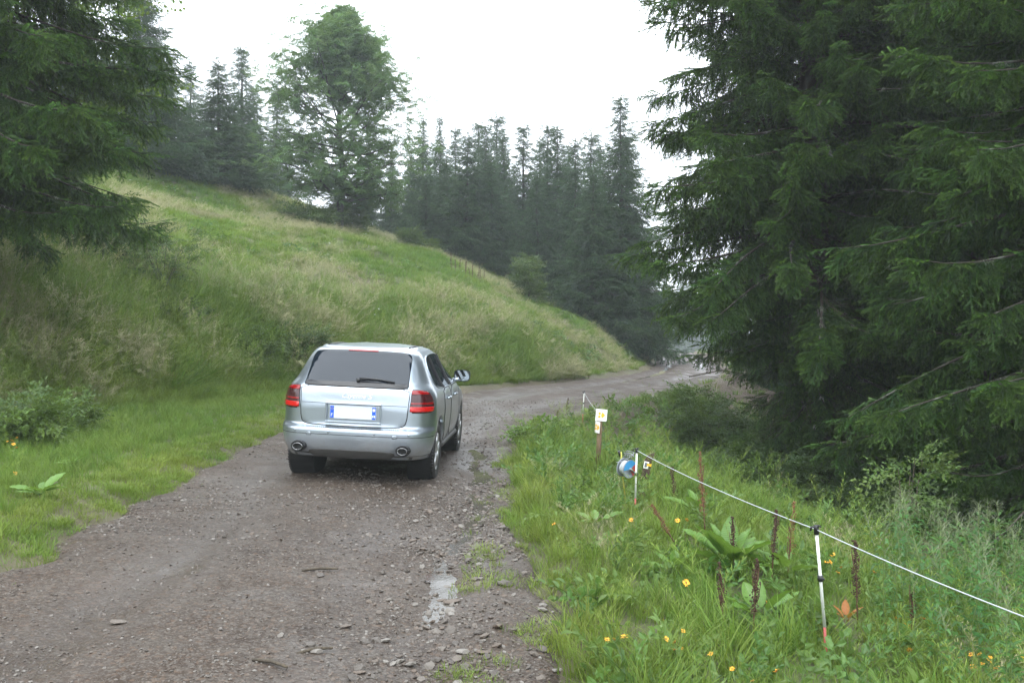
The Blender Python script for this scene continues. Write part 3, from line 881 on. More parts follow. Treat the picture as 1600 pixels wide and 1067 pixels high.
for i, (px, Y, dz, h, w) in enumerate(((30, 22.6, .0, 2.1, 1.7), (105, 23.2, .0, 2.0, 1.7), (185, 23.6, .0, 1.7, 1.4), (-40, 22.0, .0, 2.0, 1.6))):
    shrub(at(px, Y), Y, h, w, 200 + i, 'dark small leaved bush on the bank under the left spruce, %s from the left edge' % ORD[(1, 2, 3, 0)[i]], 'shrub', 1.1, (0, .4), 13, 26, dz, GB)
shrub(at(255, 22.5), 22.5, 1.7, 1.0, 210, 'airy twiggy bush reaching out right of the left spruce', 'shrub', .9, (.1, .6), 8, 15, .3)
shrub(at(284, 21.5), 21.5, .8, .5, 211, 'small low bush on the bank below the airy twiggy bush', 'shrub', .9, (.1, .6), 7, 12, 0)
shrub(at(22, 12.2), 12.2, .7, .5, 212, 'light green leafy bush at the left edge below the bank', 'shrub', 1.1, (.4, 1), 10, 18)
shrub(at(95, 13.6), 13.6, .7, .7, 213, 'low bramble at the foot of the bank right of the light green bush', 'shrub', 1.0, (.3, .9), 9, 14)
shrub(at(452, 23.5), 23.5, .9, .85, 214, 'dark leafy bush on the bank left of the car roof', 'shrub', 1.2, (.1, .7), 11, 18)
shrub(at(398, 22.5), 22.5, .6, .7, 215, 'low weedy bush on the bank further left of the car', 'shrub', 1.1, (.3, .8), 9, 13)
GR = 'dark bushes under the right spruces'
for i, (x, y, h, w) in enumerate(sorted((((4.6, 16.6, .9, 1.0), (5.2, 18.2, 1.2, 1.2), (6.3, 16.2, .8, 1.1), (5.7, 14.4, .7, .9), (7.0, 14.2, .8, 1.0), (4.4, 20.4, .9, 1.0), (7.8, 18.6, 1.2, 1.3), (6.2, 12.4, .5, .8), (8.3, 16.5, .9, 1.1))), key=lambda b: b[0] / b[1])):
    shrub(x, y, h, w, 230 + i, 'dark undergrowth bush in the hollow under the right spruces, %s from the left' % ORD[i], 'shrub', 1.15, (0, .45), 11, 22, 0, GR)
shrub(at(1085, 23.0), 23.0, .75, .8, 250, 'bright green leafy bush on the track edge at the bend', 'shrub', 1.2, (.6, 1), 11, 18)
shrub(at(1120, 21.0), 21.0, .8, .9, 251, 'mid green bush just below the bright green bush at the bend', 'shrub', 1.2, (.3, .8), 11, 18)
shrub(at(850, 15.6), 15.6, .28, .5, 252, 'low broad leaved clump on the right track edge ahead of the car', 'herb', 1.3, (.5, 1), 9, 14)
shrub(at(1418, 11.2), 11.2, 1.3, .35, 253, 'thin bright green sapling in front of the dark hollow', 'shrub', 1.2, (.6, 1), 5, 9, 0, None, 'sapling')
# saplings on the hill
def sapling(px, Y, h, label, seed):
    x = at(px, Y)
    return branch_tree('sapling', on_ground(x, Y), h, label, 'sapling', seed, lambda f: (h * .30 * (1.05 - f), 0, 0), 'shrub', 1.5, .02, MT_TWIG, n_limb=16, z0=.05, nclump=8, tint=(.4, 1), steep=(10, 45))
sapling(826, 42.0, 1.9, 'pale green cone shaped sapling on the crest of the hill by the wood', 301)
sapling(552, 45.0, 1.5, 'bushy sapling beside the dark trunk on the hill', 302)
sapling(640, 46.0, 1.0, 'small sapling on the crest right of the lone tree', 303)
sapling(668, 46.5, .7, 'tiny sapling on the crest furthest right of the lone tree', 304)
shrub(at(500, 43), 43, 1.0, 1.3, 305, 'low green bush left of the dark trunk on the hill', 'shrub', 1.6, (.3, .8), 10, 14)
shrub(at(470, 44), 44, .9, 1.1, 306, 'low green bush under the left side of the lone tree', 'shrub', 1.6, (.2, .7), 10, 14)

# ------------------------------------------------------------------ grass
def fill(n, x0, x1, y0, y1):
    return rng.uniform(x0, x1, n), rng.uniform(y0, y1, n)
def inview(x, y, pad=1.08): return np.abs(x) < (800 / F * pad) * y + .6
def lay(name, key, x, y, smin, smax, tint, label, lean=.0, tilt=.18, sink=0.0):
    z = ground_z(x, y) - sink
    N = len(x)
    rot = np.stack([rng.normal(0, tilt, N), rng.normal(0, tilt, N), rng.uniform(0, 6.283, N)], -1)
    if lean > 0:            # grass on a bank hangs down the slope
        e = .4
        gx = (base(x + e, y) - base(x - e, y)) / (2 * e); gy = (base(x, y + e) - base(x, y - e)) / (2 * e)
        s = np.hypot(gx, gy); ph = np.arctan2(-gy, -gx)
        rot[:, 0] = rng.normal(0, tilt, N); rot[:, 1] = lean * np.clip(s, 0, .8) + rng.normal(0, tilt, N); rot[:, 2] = np.where(s > .15, ph + rng.normal(0, .5, N), rot[:, 2])
    sc = rng.uniform(smin, smax, N)
    return scatter(name, key, np.stack([x, y, z], -1), rot, sc, np.clip(tint, 0, 1), kind='stuff', label=label)
def shade_r(x, y):           # bare needle litter below the right spruces
    return sstep(2.6, 4.6, x - _Rx(y)) * sstep(6, 9, y)
# right verge
x, y = fill(26000, -.6, 12, 3.3, 26); k = inview(x, y) & (rng.random(len(x)) < (1 - road_w(x, y)) ** 2) & (x > _Rx(y) - .5) & (rng.random(len(x)) < (1 - .93 * shade_r(x, y))) & (rng.random(len(x)) < np.clip(11 / y, .25, 1))
x, y = x[k], y[k]; ed = sstep(.0, .9, x - _Rx(y)); nz = fbm(x * 1.3, y * 1.3, 3, 61)
keep = rng.random(len(x)) > .85 * earth(x, y) * (y > 13); x, y = x[keep], y[keep]; ed = ed[keep]; nz = nz[keep]
q = nz + .8 * np.exp(-((x - .75) / .5) ** 2 - ((y - 6.6) / 1.2) ** 2) * .3 + rng.normal(0, .06, len(x)) > .33
lay('verge_grass', 'lush', x[~q], y[~q], (.34 + .35 * sstep(.0, .25, fbm(x * 2.1, y * 2.1, 3, 68)))[~q], (.72 + .5 * sstep(.0, .25, fbm(x * 2.1, y * 2.1, 3, 68)))[~q], (.30 + 1.2 * nz + .25 * (1 - ed))[~q] + rng.normal(0, .15, (~q).sum()), 'lush wet grass on the right verge')
lay('pale_verge_grass', 'fine', x[q], y[q], .35, .75, (.2 + 1.2 * nz)[q], 'pale fine grass in seed on the right verge')
x, y = fill(12000, -.3, 12, 3.3, 24); k = inview(x, y) & (road_w(x, y) < .2) & (x > _Rx(y) + .25) & (rng.random(len(x)) < (1 - .8 * shade_r(x, y)) * (.35 + 1.2 * (fbm(x * .8, y * .8, 3, 63) + .3)))
lay('verge_herbs', 'herb', x[k], y[k], .7, 1.7, .4 + 1.2 * fbm(x[k], y[k], 3, 64) + rng.normal(0, .15, k.sum()), 'small leafy weeds among the grass on the right verge', tilt=.7)
x, y = fill(16000, -1.2, 6, 3.3, 24); e = x - _Rx(y); k = inview(x, y) & (rng.random(len(x)) < np.exp(-((e - .12) / .38) ** 2)) & (rng.random(len(x)) < np.clip(9 / y, .25, 1)) & (fbm(x * 1.7, y * 1.7, 3, 62) > -.12)
x, y = x[k], y[k]
lay('verge_edge_grass', 'short', x, y, .4, 1.15, .45 + 1.3 * fbm(x, y, 3, 66), 'short ragged grass along the right edge of the track')
# scraps of grass on the stony right side of the track
x, y = fill(5200, -1.6, .9, 3.3, 14); k = (fbm(x * 2.2, y * 1.6, 3, 65) > .12) & (rng.random(len(x)) < .65) & (x > _GX(y) + .1)
z = road_z(x[k], y[k]); N = k.sum()
scatter('track_grass', 'short', np.stack([x[k], y[k], z], -1), np.stack([rng.normal(0, .2, N), rng.normal(0, .2, N), rng.uniform(0, 6.28, N)], -1), rng.uniform(.35, .9, N), rng.uniform(.4, 1, N), kind='stuff', label='sparse short grass on the stony edge of the track')
x, y = fill(20000, -6, -2.4, 5, 24); e = _Lx(y) - x; k = inview(x, y) & (rng.random(len(x)) < np.exp(-((e - .15) / .4) ** 2)) & (rng.random(len(x)) < np.clip(10 / y, .3, 1)) & (fbm(x * 1.7, y * 1.7, 3, 69) > -.15)
x, y = x[k], y[k]
lay('left_edge_grass', 'short', x, y, .4, 1.1, .5 + 1.3 * fbm(x, y, 3, 66), 'short ragged grass along the left edge of the track')
# left verge and ditch
x, y = fill(42000, -14, -2.2, 4.5, 29); d = foot_d(x, y); k = inview(x, y) & (x < _Lx(y) + .4) & (d < .5) & (rng.random(len(x)) < (1 - road_w(x, y)) ** 2) & (rng.random(len(x)) < np.clip(13 / y, .3, 1))
x, y = x[k], y[k]; lv = _Lx(y) - x
keep = rng.random(len(x)) > .8 * earth(x, y); x, y, lv = x[keep], y[keep], lv[keep]
near_edge = rng.random(len(x)) < 1 - sstep(.3, 1.4, lv)
lay('left_verge_short_grass', 'short', x[near_edge], y[near_edge], .6, 1.2, .45 + 1.2 * fbm(x[near_edge], y[near_edge], 3, 66) + .25 * (lv[near_edge] < .3), 'short bright grass along the left track edge')
q = ~near_edge
lay('left_verge_grass', 'lush', x[q], y[q], .32, .75, .18 + 1.0 * fbm(x[q] * .9, y[q] * .9, 3, 67), 'lush grass on the left verge')
# bank and hill meadow
def hill(n, key, name, smin, smax, y0, y1, sel, tintf, label, lean=.7, dens=None):
    x, y = fill(n, -34, 8, y0, y1)
    if key in ('lush', 'fine'): x = np.interp(y, FOOT[:, 1], FOOT[:, 0]) - rng.uniform(-.4, 5.2, n)
    d = foot_d(x, y); nz = fbm(x * .32, y * .32, 4, 71); n2 = fbm(x * 1.1, y * 1.1, 3, 72)
    k = inview(x, y) & (d > -.3) & (x < _Lx(y) - .2) & (d < 34) & sel(d, nz, n2, x, y) & (rng.random(n) > .92 * earth(x, y))
    if dens is not None: k &= rng.random(n) < dens(y)
    return lay(name, key, x[k], y[k], smin, smax, tintf(d, nz, n2)[k] + rng.normal(0, .12, k.sum()), label, lean=lean, tilt=.22)
bank = lambda d, nz, n2, x, y: (d < 3.4)
hill(30000, 'lush', 'bank_grass', .7, 1.5, 6, 34, lambda d, nz, n2, x, y: (d < 4.2) & (n2 < .25) & (rng.random(len(d)) < np.clip(17 / y, .3, 1)), lambda d, nz, n2: .30 + 1.3 * nz, 'long green grass hanging down the bank', 1.0)
hill(12000, 'fine', 'bank_pale_grass', .7, 1.3, 6, 34, lambda d, nz, n2, x, y: (d < 4.5) & (n2 > .13), lambda d, nz, n2: .25 + 1.4 * nz + .1, 'pale dry grass hanging down the bank', 1.1)
hill(60000, 'meadow', 'meadow_grass', .6, 1.1, 12, 62, lambda d, nz, n2, x, y: ((d > 2.5) | (y > 32)) & (nz + .5 * n2 < .15), lambda d, nz, n2: .42 + 1.5 * nz + .5 * n2, 'short meadow grass over the hill', .5)
hill(46000, 'meadow_straw', 'meadow_dry_grass', .42, .85, 12, 62, lambda d, nz, n2, x, y: ((d > 2.0) | (y > 32)) & (nz + .6 * n2 > .06), lambda d, nz, n2: .35 + 1.4 * nz + .4 * n2, 'pale seeding grass in drifts over the hill', .6)
hill(9000, 'herb', 'meadow_herbs', .9, 2.2, 8, 50, lambda d, nz, n2, x, y: (n2 > .10) & (nz < .08), lambda d, nz, n2: .45 + .8 * nz, 'leafy weeds in patches over the bank and hill', .3)
hill(2600, 'lush', 'bank_tussocks', 1.5, 2.6, 7, 34, lambda d, nz, n2, x, y: (d > .1) & (d < 5) & (fbm(x * 1.6, y * 1.6, 2, 74) > .06), lambda d, nz, n2: .25 + 1.2 * n2, 'coarse overhanging tussocks on the bank', 1.1)
hill(900, 'fine', 'bank_seed_tussocks', 1.5, 2.3, 7, 34, lambda d, nz, n2, x, y: (d > .3) & (fbm(x * 1.5, y * 1.5, 2, 75) > .10), lambda d, nz, n2: .5 + n2, 'pale seeding tussocks on the bank', 1.1)
hill(7000, 'herb', 'slope_weeds', 1.8, 3.6, 8, 52, lambda d, nz, n2, x, y: (d > .2) & (fbm(x * .7, y * .7, 3, 76) > .13), lambda d, nz, n2: .35 + n2, 'taller leafy weed clumps on the bank and slope', .3)
hill(1500, 'umbel', 'slope_flowers', .8, 1.5, 16, 52, lambda d, nz, n2, x, y: (d > .5) & (fbm(x * .5, y * .5, 2, 78) > .02), lambda d, nz, n2: .5 + n2, 'tiny white flower heads dotted over the slope', .2)
# far right roadside and forest floor
x, y = fill(14000, 0, 34, 22, 80); k = inview(x, y) & (x > _Rx(y) + .2) & (rng.random(len(x)) > .9 * earth(x, y)) & (rng.random(len(x)) < .25 + .75 * (x - _Rx(y) < 2.5))
lay('far_verge_grass', 'meadow', x[k], y[k], .5, 1.0, .3 + rng.normal(0, .2, k.sum()), 'grass and weeds beside the far bend')
# ------------------------------------------------------------------ the silver car
def paint():
    m = NT('silver_paint')
    nz = m.noise(700, 2, .5, m.obj())
    dirt = m.noise(2.4, 5, .6, m.obj())
    low = m.n('ShaderNodeMapRange', {'Value': m.n('ShaderNodeSeparateXYZ', {0: m.obj()}).outputs['Z'], 'From Min': .70, 'From Max': .36, 'To Min': 0.0, 'To Max': .95}).outputs[0]
    d = m.math('MULTIPLY', low, m.ramp(dirt, [(.32, .2), (.62, 1.0)]))
    d = m.math('ADD', d, m.ramp(dirt, [(.55, 0.0), (.8, .12)]), True)
    c = m.mix(nz, (.30, .345, .39), (.38, .425, .475))
    c = m.mix(d, c, (.17, .15, .125))
    a = m.pbsdf(c, m.mix(d, (.33, .33, .33), (.7, .7, .7)), m.math('SUBTRACT', .9, d, True), m.bump(nz, .03, .001), Coat_Weight=.6, Coat_Roughness=.06)
    return m.done(a)
MC_PAINT = paint()
MC_GLASS = simple('tinted_car_glass', (.006, .010, .016), .04, var=.05, Specular_IOR_Level=.5)
MC_BLACK = simple('black_trim', (.014, .014, .015), .38, var=.2)
MC_RUBBER_SHADE = simple('rubber_and_gap_shade', (.010, .010, .010), .7)  # window rubber; also the shade painted along panel gaps and creases
MC_VAL = simple('grey_valance', (.045, .043, .040), .6, var=.3, scale=8)
MC_TYRE = simple('tyre_rubber', (.020, .019, .018), .75, var=.45, scale=14, bump=.004)
MC_RIM = simple('alloy_silver', (.50, .50, .51), .3, .85, var=.12, scale=9)
MC_CHROME = simple('polished_steel', (.33, .33, .33), .22, 1.0, var=.1)
MC_RED = simple('red_lamp_lens', (.20, .004, .005), .12, var=.25, scale=60, Specular_IOR_Level=.6)
MC_REDB = simple('bright_red_lamp_strip', (.44, .008, .007), .15, var=.15, scale=60, Specular_IOR_Level=.6)
MC_SMOKE = simple('smoked_lamp_lens', (.040, .011, .012), .12, var=.3, scale=60, Specular_IOR_Level=.6)
MC_PLATE = simple('number_plate_white', (.52, .57, .64), .4, var=.02)
MC_BLUE = simple('number_plate_blue', (.012, .09, .50), .35, var=.05)
MC_WHITE = simple('print_white', (.75, .75, .75), .5, var=.03)
MC_YEL = simple('print_yellow', (.75, .45, .02), .5, var=.05)
MC_DARKIN = simple('dark_void', (.006, .006, .006), .9)
MC_BADGE = simple('badge_chrome', (.55, .57, .59), .25, .9, var=.05)

T_YR = Pchip([.34, .42, .50, .60, .665, .70, .72, .75, .90, .995, 1.02, 1.15, 1.2, 1.28, 1.40, 1.5, 1.58, 1.655, 1.685, 1.705, 1.72, 1.735],
             [.12, .06, .02, .0, .0, .01, .05, .085, .088, .09, .098, .115, .135, .20, .30, .385, .46, .54, .75, 1.08, 1.35, 1.75])
T_W = Pchip([.34, .42, .50, .60, .70, .90, 1.0, 1.08, 1.15, 1.2, 1.28, 1.36, 1.44, 1.52, 1.6, 1.645, 1.69, 1.715, 1.735],
            [.88, .915, .94, .958, .965, .965, .962, .955, .94, .915, .862, .822, .785, .75, .712, .678, .60, .48, .24])
T_YF = Pchip([.34, .42, .6, .8, .92, 1.0, 1.05, 1.09, 1.13, 1.2, 1.3, 1.44, 1.55, 1.63, 1.68, 1.715, 1.735],
             [4.60, 4.70, 4.78, 4.74, 4.60, 4.32, 4.02, 3.72, 3.45, 3.30, 3.10, 2.82, 2.58, 2.40, 2.28, 2.12, 1.9])
def c_rx(z): return .30 - .10 * float(sstep(1.2, 1.6, z))
def c_ry(z): return .50 - .16 * float(sstep(1.2, 1.6, z))
BOW = .07
def S(u, z, sg=1):
    """u 0..1 rear face centre->corner, 1..2 corner, 2.. side (metres forward of the corner)"""
    w, yr, yf = float(T_W(z)), float(T_YR(z)), float(T_YF(z))
    rx, ry = min(c_rx(z), w * .5), c_ry(z)
    ry = min(ry, (yf - yr) * .4)
    xs = w - rx
    if u <= 1:
        x = xs * u; y = yr + BOW * (x / w) ** 2
    else:
        y0 = yr + BOW * (xs / w) ** 2
        if u <= 2:
            a = (u - 1) * math.pi / 2
            # blend so the corner leaves the bowed rear smoothly
            x = xs + rx * math.sin(a); y = y0 + ry * (1 - math.cos(a)) * .9 + .1 * ry * (u - 1)
        else:
            y = y0 + ry + (u - 2)
            fx = .78 if z < 1.1 else .55
            fl = .9 if z < 1.1 else .45
            t = min(1, max(0, (y - (yf - fl)) / fl))
            x = w * (1 - .035 * max(0, (y - 2.6) / 2.1) ** 2) 
            x = x * (fx + (1 - fx) * math.sqrt(max(0, 1 - t ** 2.4)))
            if y > yf: y = yf
    return Vector((sg * x, y, z))
def u_rear(x, z):
    w = float(T_W(z)); xs = w - min(c_rx(z), w * .5)
    if x <= xs: return x / xs
    return 1 + math.asin(min(1, (x - xs) / c_rx(z))) / (math.pi / 2)
def u_side(y, z):
    w, yr = float(T_W(z)), float(T_YR(z)); xs = w - c_rx(z); y0 = yr + BOW * (xs / w) ** 2; ry = c_ry(z)
    if y >= y0 + ry: return 2 + y - y0 - ry
    lo, hi = 1.0, 2.0
    for _ in range(30):
        mid = (lo + hi) / 2
        if S(mid, z).y < y: lo = mid
        else: hi = mid
    return lo
def SN(u, z, sg=1):
    e = .01
    a = S(u + e, z) - S(max(0, u - e), z); b = S(u, min(1.734, z + e)) - S(u, max(.341, z - e))
    n = a.cross(b)
    n = n.normalized() if n.length > 1e-12 else Vector((0, -1, 0))
    if n.x < -1e-6 and u > .3: n = -n
    if u <= .3 and n.y > 0: n = -n
    return Vector((n.x * sg, n.y, n.z))

CAR_YAW, CAR_ROLL = R(-2.6), R(2.7)
car = empty('car', (-1.985, 11.02, float(base(np.array([-1.985]), np.array([11.5]))[0]) - .035), (R(-.3), CAR_ROLL, CAR_YAW),
            label='silver four wheel drive car seen from behind on the wet gravel track', cat='car')
WR, WY_R, WY_F, WX = .372, .985, 3.84, .835
# ---- body shell
def body():
    zs = np.concatenate([np.linspace(.34, .66, 14), np.linspace(.675, .76, 9), np.linspace(.79, 1.14, 15), np.linspace(1.165, 1.64, 22), np.linspace(1.65, 1.735, 18)])
    us = np.concatenate([np.linspace(0, 1, 12)[:-1], np.linspace(1, 2, 15)[:-1]])
    side = np.concatenate([np.linspace(0, 1, 76)[:-1], [1.0]])
    mb = MB(); rows = []
    for z in zs:
        yr, yf = float(T_YR(z)), float(T_YF(z)); w = float(T_W(z)); xs = w - min(c_rx(z), w * .5)
        ry = min(c_ry(z), (yf - yr) * .4); y0 = yr + BOW * (xs / w) ** 2 + ry
        pts = [S(u, z) for u in us] + [S(2 + (yf - y0) * s, z) for s in side]
        fx = pts[-1].x
        for k in range(1, 7): pts.append(Vector((fx * (1 - k / 6), yf + .0 * k, z)))
        rows.append(pts)
    n = len(rows[0])
    V = []; F_ = []
    def inarch(p):
        for wy in (WY_R, WY_F):
            if (p.y - wy) ** 2 + (p.z - .40) ** 2 < .435 ** 2 and p.x > .62: return wy
        return None
    for sg in (1, -1):
        b0 = len(V)
        inside = []
        for row in rows:
            for p in row:
                wy = inarch(p); inside.append(wy is not None)
                V.append(Vector((p.x * sg, p.y, p.z)))
        edge = set()
        for i in range(len(rows) - 1):
            for k in range(n - 1):
                q = [i * n + k, i * n + k + 1, (i + 1) * n + k + 1, (i + 1) * n + k]
                ins = [inside[j] for j in q]
                if all(ins): continue
                F_.append(tuple(b0 + j for j in (q if sg == 1 else q[::-1])))
                for j in q:
                    if inside[j]: edge.add(j)
        for j in edge:
            p = V[b0 + j]; wy = WY_R if abs(p.y - WY_R) < 1 else WY_F
            d = Vector((0, p.y - wy, p.z - .40)); d = d.normalized() * .435
            V[b0 + j] = Vector((p.x, wy + d.y, .40 + d.z))
    mb.add(V, F_)
    o = mb.build('body', MC_PAINT, car, smooth=True, fix=False)
    import bmesh
    bm = bmesh.new(); bm.from_mesh(o.data)
    bmesh.ops.remove_doubles(bm, verts=bm.verts, dist=.0008)
    bmesh.ops.recalc_face_normals(bm, faces=bm.faces)
    # turn the arch edges inwards
    be = [e for e in bm.edges if e.is_boundary and min(abs(math.hypot(v.co.y - wy, v.co.z - .40) - .435) for wy in (WY_R, WY_F) for v in e.verts) < .004 and abs(e.verts[0].co.x) > .5]
    r = bmesh.ops.extrude_edge_only(bm, edges=be)
    for v in [g for g in r['geom'] if isinstance(g, bmesh.types.BMVert)]:
        v.co.x *= .955
    bm.to_mesh(o.data); bm.free()
    return o
body()
# dark wheel housings and floor
mb = MB()
mb.box((0, 2.4, .50), (1.24, 4.3, .30))
mb.box((0, 2.41, .46), (1.70, 1.9, .22))
mb.box((0, .36, .47), (1.46, .34, .16))
mb.box((0, 4.45, .5), (1.4, .3, .25))
for sg in (1, -1):
    for wy in (WY_R, WY_F):
        prof = [(-.12 if sg > 0 else .12, .44), (.10 * sg, .44)]
        mb.lathe([(.60 * sg, .02), (.60 * sg, .43), (.90 * sg, .43)], 'x', (0, wy, .40), 28)
mb.build('underbody', MC_DARKIN, car, fix=False)

def patch(name, poly, off, mat, sg=1, parent=None, trim_gap_shade=0.0, roll=.006, rounds=2, rings=7, mb=None, trim_gap_mat=None, **k):
    """raised panel on the body surface; poly in (u, z)"""
    for _ in range(rounds):
        q = []
        for i in range(len(poly)):
            a, b = poly[i], poly[(i + 1) % len(poly)]
            q += [(a[0] * .75 + b[0] * .25, a[1] * .75 + b[1] * .25), (a[0] * .25 + b[0] * .75, a[1] * .25 + b[1] * .75)]
        poly = q
    dense = []
    for i in range(len(poly)):
        a, b = poly[i], poly[(i + 1) % len(poly)]
        n = max(1, int(math.hypot(b[0] - a[0], (b[1] - a[1]) * 1.5) / .08))
        for j in range(n): dense.append((a[0] + (b[0] - a[0]) * j / n, a[1] + (b[1] - a[1]) * j / n))
    poly = [p for i, p in enumerate(dense) if math.hypot(p[0] - dense[i - 1][0], p[1] - dense[i - 1][1]) > 1e-6]
    cx = sum(p[0] for p in poly) / len(poly); cz = sum(p[1] for p in poly) / len(poly)
    own = mb is None
    mb = mb or MB()
    n = len(poly); V = [S(cx, cz, sg) + SN(cx, cz, sg) * off]; F_ = []
    fr = [i / rings for i in range(1, rings)] + [.985, 1.0, 1.0]
    of = [off] * (rings - 1) + [off, off - .0015, off - roll]
    for f, o in zip(fr, of):
        for p in poly:
            u, z = cx + (p[0] - cx) * f, cz + (p[1] - cz) * f
            V.append(S(u, z, sg) + SN(u, z, sg) * o)
    for i in range(n): F_.append((0, 1 + i, 1 + (i + 1) % n))
    for r_ in range(len(fr) - 1):
        for i in range(n):
            a, b = 1 + r_ * n + i, 1 + r_ * n + (i + 1) % n
            F_.append((a, a + n, b + n, b))
    mb.add(V, F_)
    o = mb.build(name, mat, parent or car, smooth=True, **k) if own else None
    if trim_gap_shade:
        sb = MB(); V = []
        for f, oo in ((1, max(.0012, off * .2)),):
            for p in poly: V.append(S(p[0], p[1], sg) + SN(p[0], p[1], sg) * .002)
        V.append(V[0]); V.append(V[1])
        sb.tube(V, trim_gap_shade, 5, caps=False)
        sb.build('trim_gap_shade', trim_gap_mat or MC_RUBBER_SHADE, o if own else car, smooth=True, fix=False)  # dark edge strip paints in panel-gap shade; round windows it is trim
    return o
def mirror_poly(right):      # rear-face polygon spanning both sides given right half in (x, z), top to bottom
    r_ = [(u_rear(x, z), z) for x, z in right]
    return r_
# rear-face panels span u from -..+ ; S handles u>=0 only, so a signed wrapper is used
_S0, _SN0 = S, SN
def S(u, z, sg=1):
    return _S0(u, z, sg) if u >= 0 else _S0(-u, z, -sg)
def SN(u, z, sg=1):
    return _SN0(u, z, sg) if u >= 0 else _SN0(-u, z, -sg)
def both(right): return mirror_poly(right) + [(-u, z) for u, z in mirror_poly(right)[::-1]]

gate = patch('tailgate', both([(.0, 1.205), (.30, 1.205), (.665, 1.205), (.665, 1.08), (.66, .93), (.655, .84), (.63, .765), (.56, .742), (.3, .735), (0, .735)]), .006, MC_PAINT, trim_gap_shade=.0065, rounds=1, rings=9)
# crease across the tailgate, its shade drawn as a dark line
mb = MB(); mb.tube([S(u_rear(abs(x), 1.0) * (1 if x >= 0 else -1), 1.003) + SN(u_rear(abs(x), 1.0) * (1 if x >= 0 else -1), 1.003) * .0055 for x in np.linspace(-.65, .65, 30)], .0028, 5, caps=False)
mb.build('crease', MC_RUBBER_SHADE, gate, fix=False)
win = patch('rear_window', both([(0, 1.652), (.35, 1.650), (.56, 1.638), (.612, 1.61), (.628, 1.45), (.640, 1.30), (.650, 1.212), (.40, 1.208), (0, 1.208)]), .007, MC_GLASS, trim_gap_shade=.004, rounds=1, rings=9)
patch('window_base_band', both([(0, 1.272), (.3, 1.27), (.628, 1.262), (.642, 1.215), (.4, 1.211), (0, 1.211)]), .011, MC_BLACK, parent=win, rounds=0, rings=3)
patch('brake_light', both([(0, 1.652), (.19, 1.652), (.19, 1.638), (0, 1.638)]), .012, MC_RED, parent=win, rounds=0, rings=2)
# roof spoiler lip over the window
mb = MB()
pts = [S(u_rear(abs(x), 1.675) * (1 if x >= 0 else -1), 1.675) for x in np.linspace(-.62, .62, 25)]
V, F_ = [], []
for i, p in enumerate(pts):
    e = 1 - .6 * abs(i / 12 - 1) ** 4
    zc = p.z
    V += [p + Vector((0, .16, .028)), p + Vector((0, .02, .014)), p + Vector((0, -.075 * e, -.012)), p + Vector((0, -.07 * e, -.026)), p + Vector((0, .03, -.028))]
for i in range(24):
    for k in range(4): F_.append((i * 5 + k, i * 5 + k + 1, i * 5 + k + 6, i * 5 + k + 5))
mb.add(V, F_); mb.build('roof_spoiler', MC_PAINT, car, smooth=True)
# wiper
wp = MB()
def rs(x, z, o): 
    u = u_rear(abs(x), z) * (1 if x >= 0 else -1); return S(u, z) + SN(u, z) * o
wp.tube([rs(.02, 1.285, .03), rs(.15, 1.293, .045), rs(.30, 1.283, .04)], [.014, .010, .007], 6)
wp.tube([rs(.03, 1.305, .022), rs(.25, 1.303, .022), rs(.47, 1.272, .022)], .011, 5)
wp.tube([rs(.02, 1.27, .0), rs(.02, 1.285, .045)], .022, 8)
wp.build('wiper', MC_BLACK, win, smooth=True)
# number plate and its recess
pr = MB()
def plate_box(mb, x0, x1, z0, z1, o, t, m=0):
    c0 = rs(0, (z0 + z1) / 2, 0)
    mb.box(((x0 + x1) / 2, c0.y - o - t / 2, (z0 + z1) / 2), (x1 - x0, t, z1 - z0), m=m)
plate_box(pr, -.345, .345, 1.0, 1.018, .0, .05); plate_box(pr, -.345, -.325, .79, 1.018, .0, .03); plate_box(pr, .325, .345, .79, 1.018, .0, .03); plate_box(pr, -.345, .345, .775, .795, .0, .035)
pr.build('plate_surround', MC_PAINT, gate, bevel=.006)
pl = MB(); plate_box(pl, -.285, .285, .825, .985, .012, .018)
plate = pl.build('number_plate', MC_PLATE, gate, bevel=.004)
pl = MB(); plate_box(pl, -.280, -.235, .832, .978, .0305, .002); pl.build('blue_band', MC_BLUE, plate)
pl = MB(); plate_box(pl, .235, .280, .832, .978, .0305, .002); pl.build('blue_band', MC_BLUE, plate)
pl = MB()
yb = rs(0, .9, 0).y - .0345
for k in range(12):
    a = 6.283 * k / 12
    pl.box((-.2575 + .014 * math.cos(a), yb, .945 + .014 * math.sin(a)), (.004, .001, .004))
pl.build('star_ring', MC_YEL, plate)
pl = MB()
pl.box((-.265, yb, .868), (.005, .001, .036)); pl.box((-.255, yb, .884), (.018, .001, .005)); pl.box((-.258, yb, .869), (.012, .001, .005))
pl.build('country_letter', MC_WHITE, plate); pl = MB(); pl.box((.2575, yb, .945), (.030, .001, .032)); pl.build('region_emblem', MC_WHITE, plate); pl = MB()
pl.box((.2475, yb, .868), (.011, .001, .030)); pl.build('digit', MC_WHITE, plate); pl = MB(); pl.box((.2665, yb, .868), (.011, .001, .030)); pl.build('digit', MC_WHITE, plate)
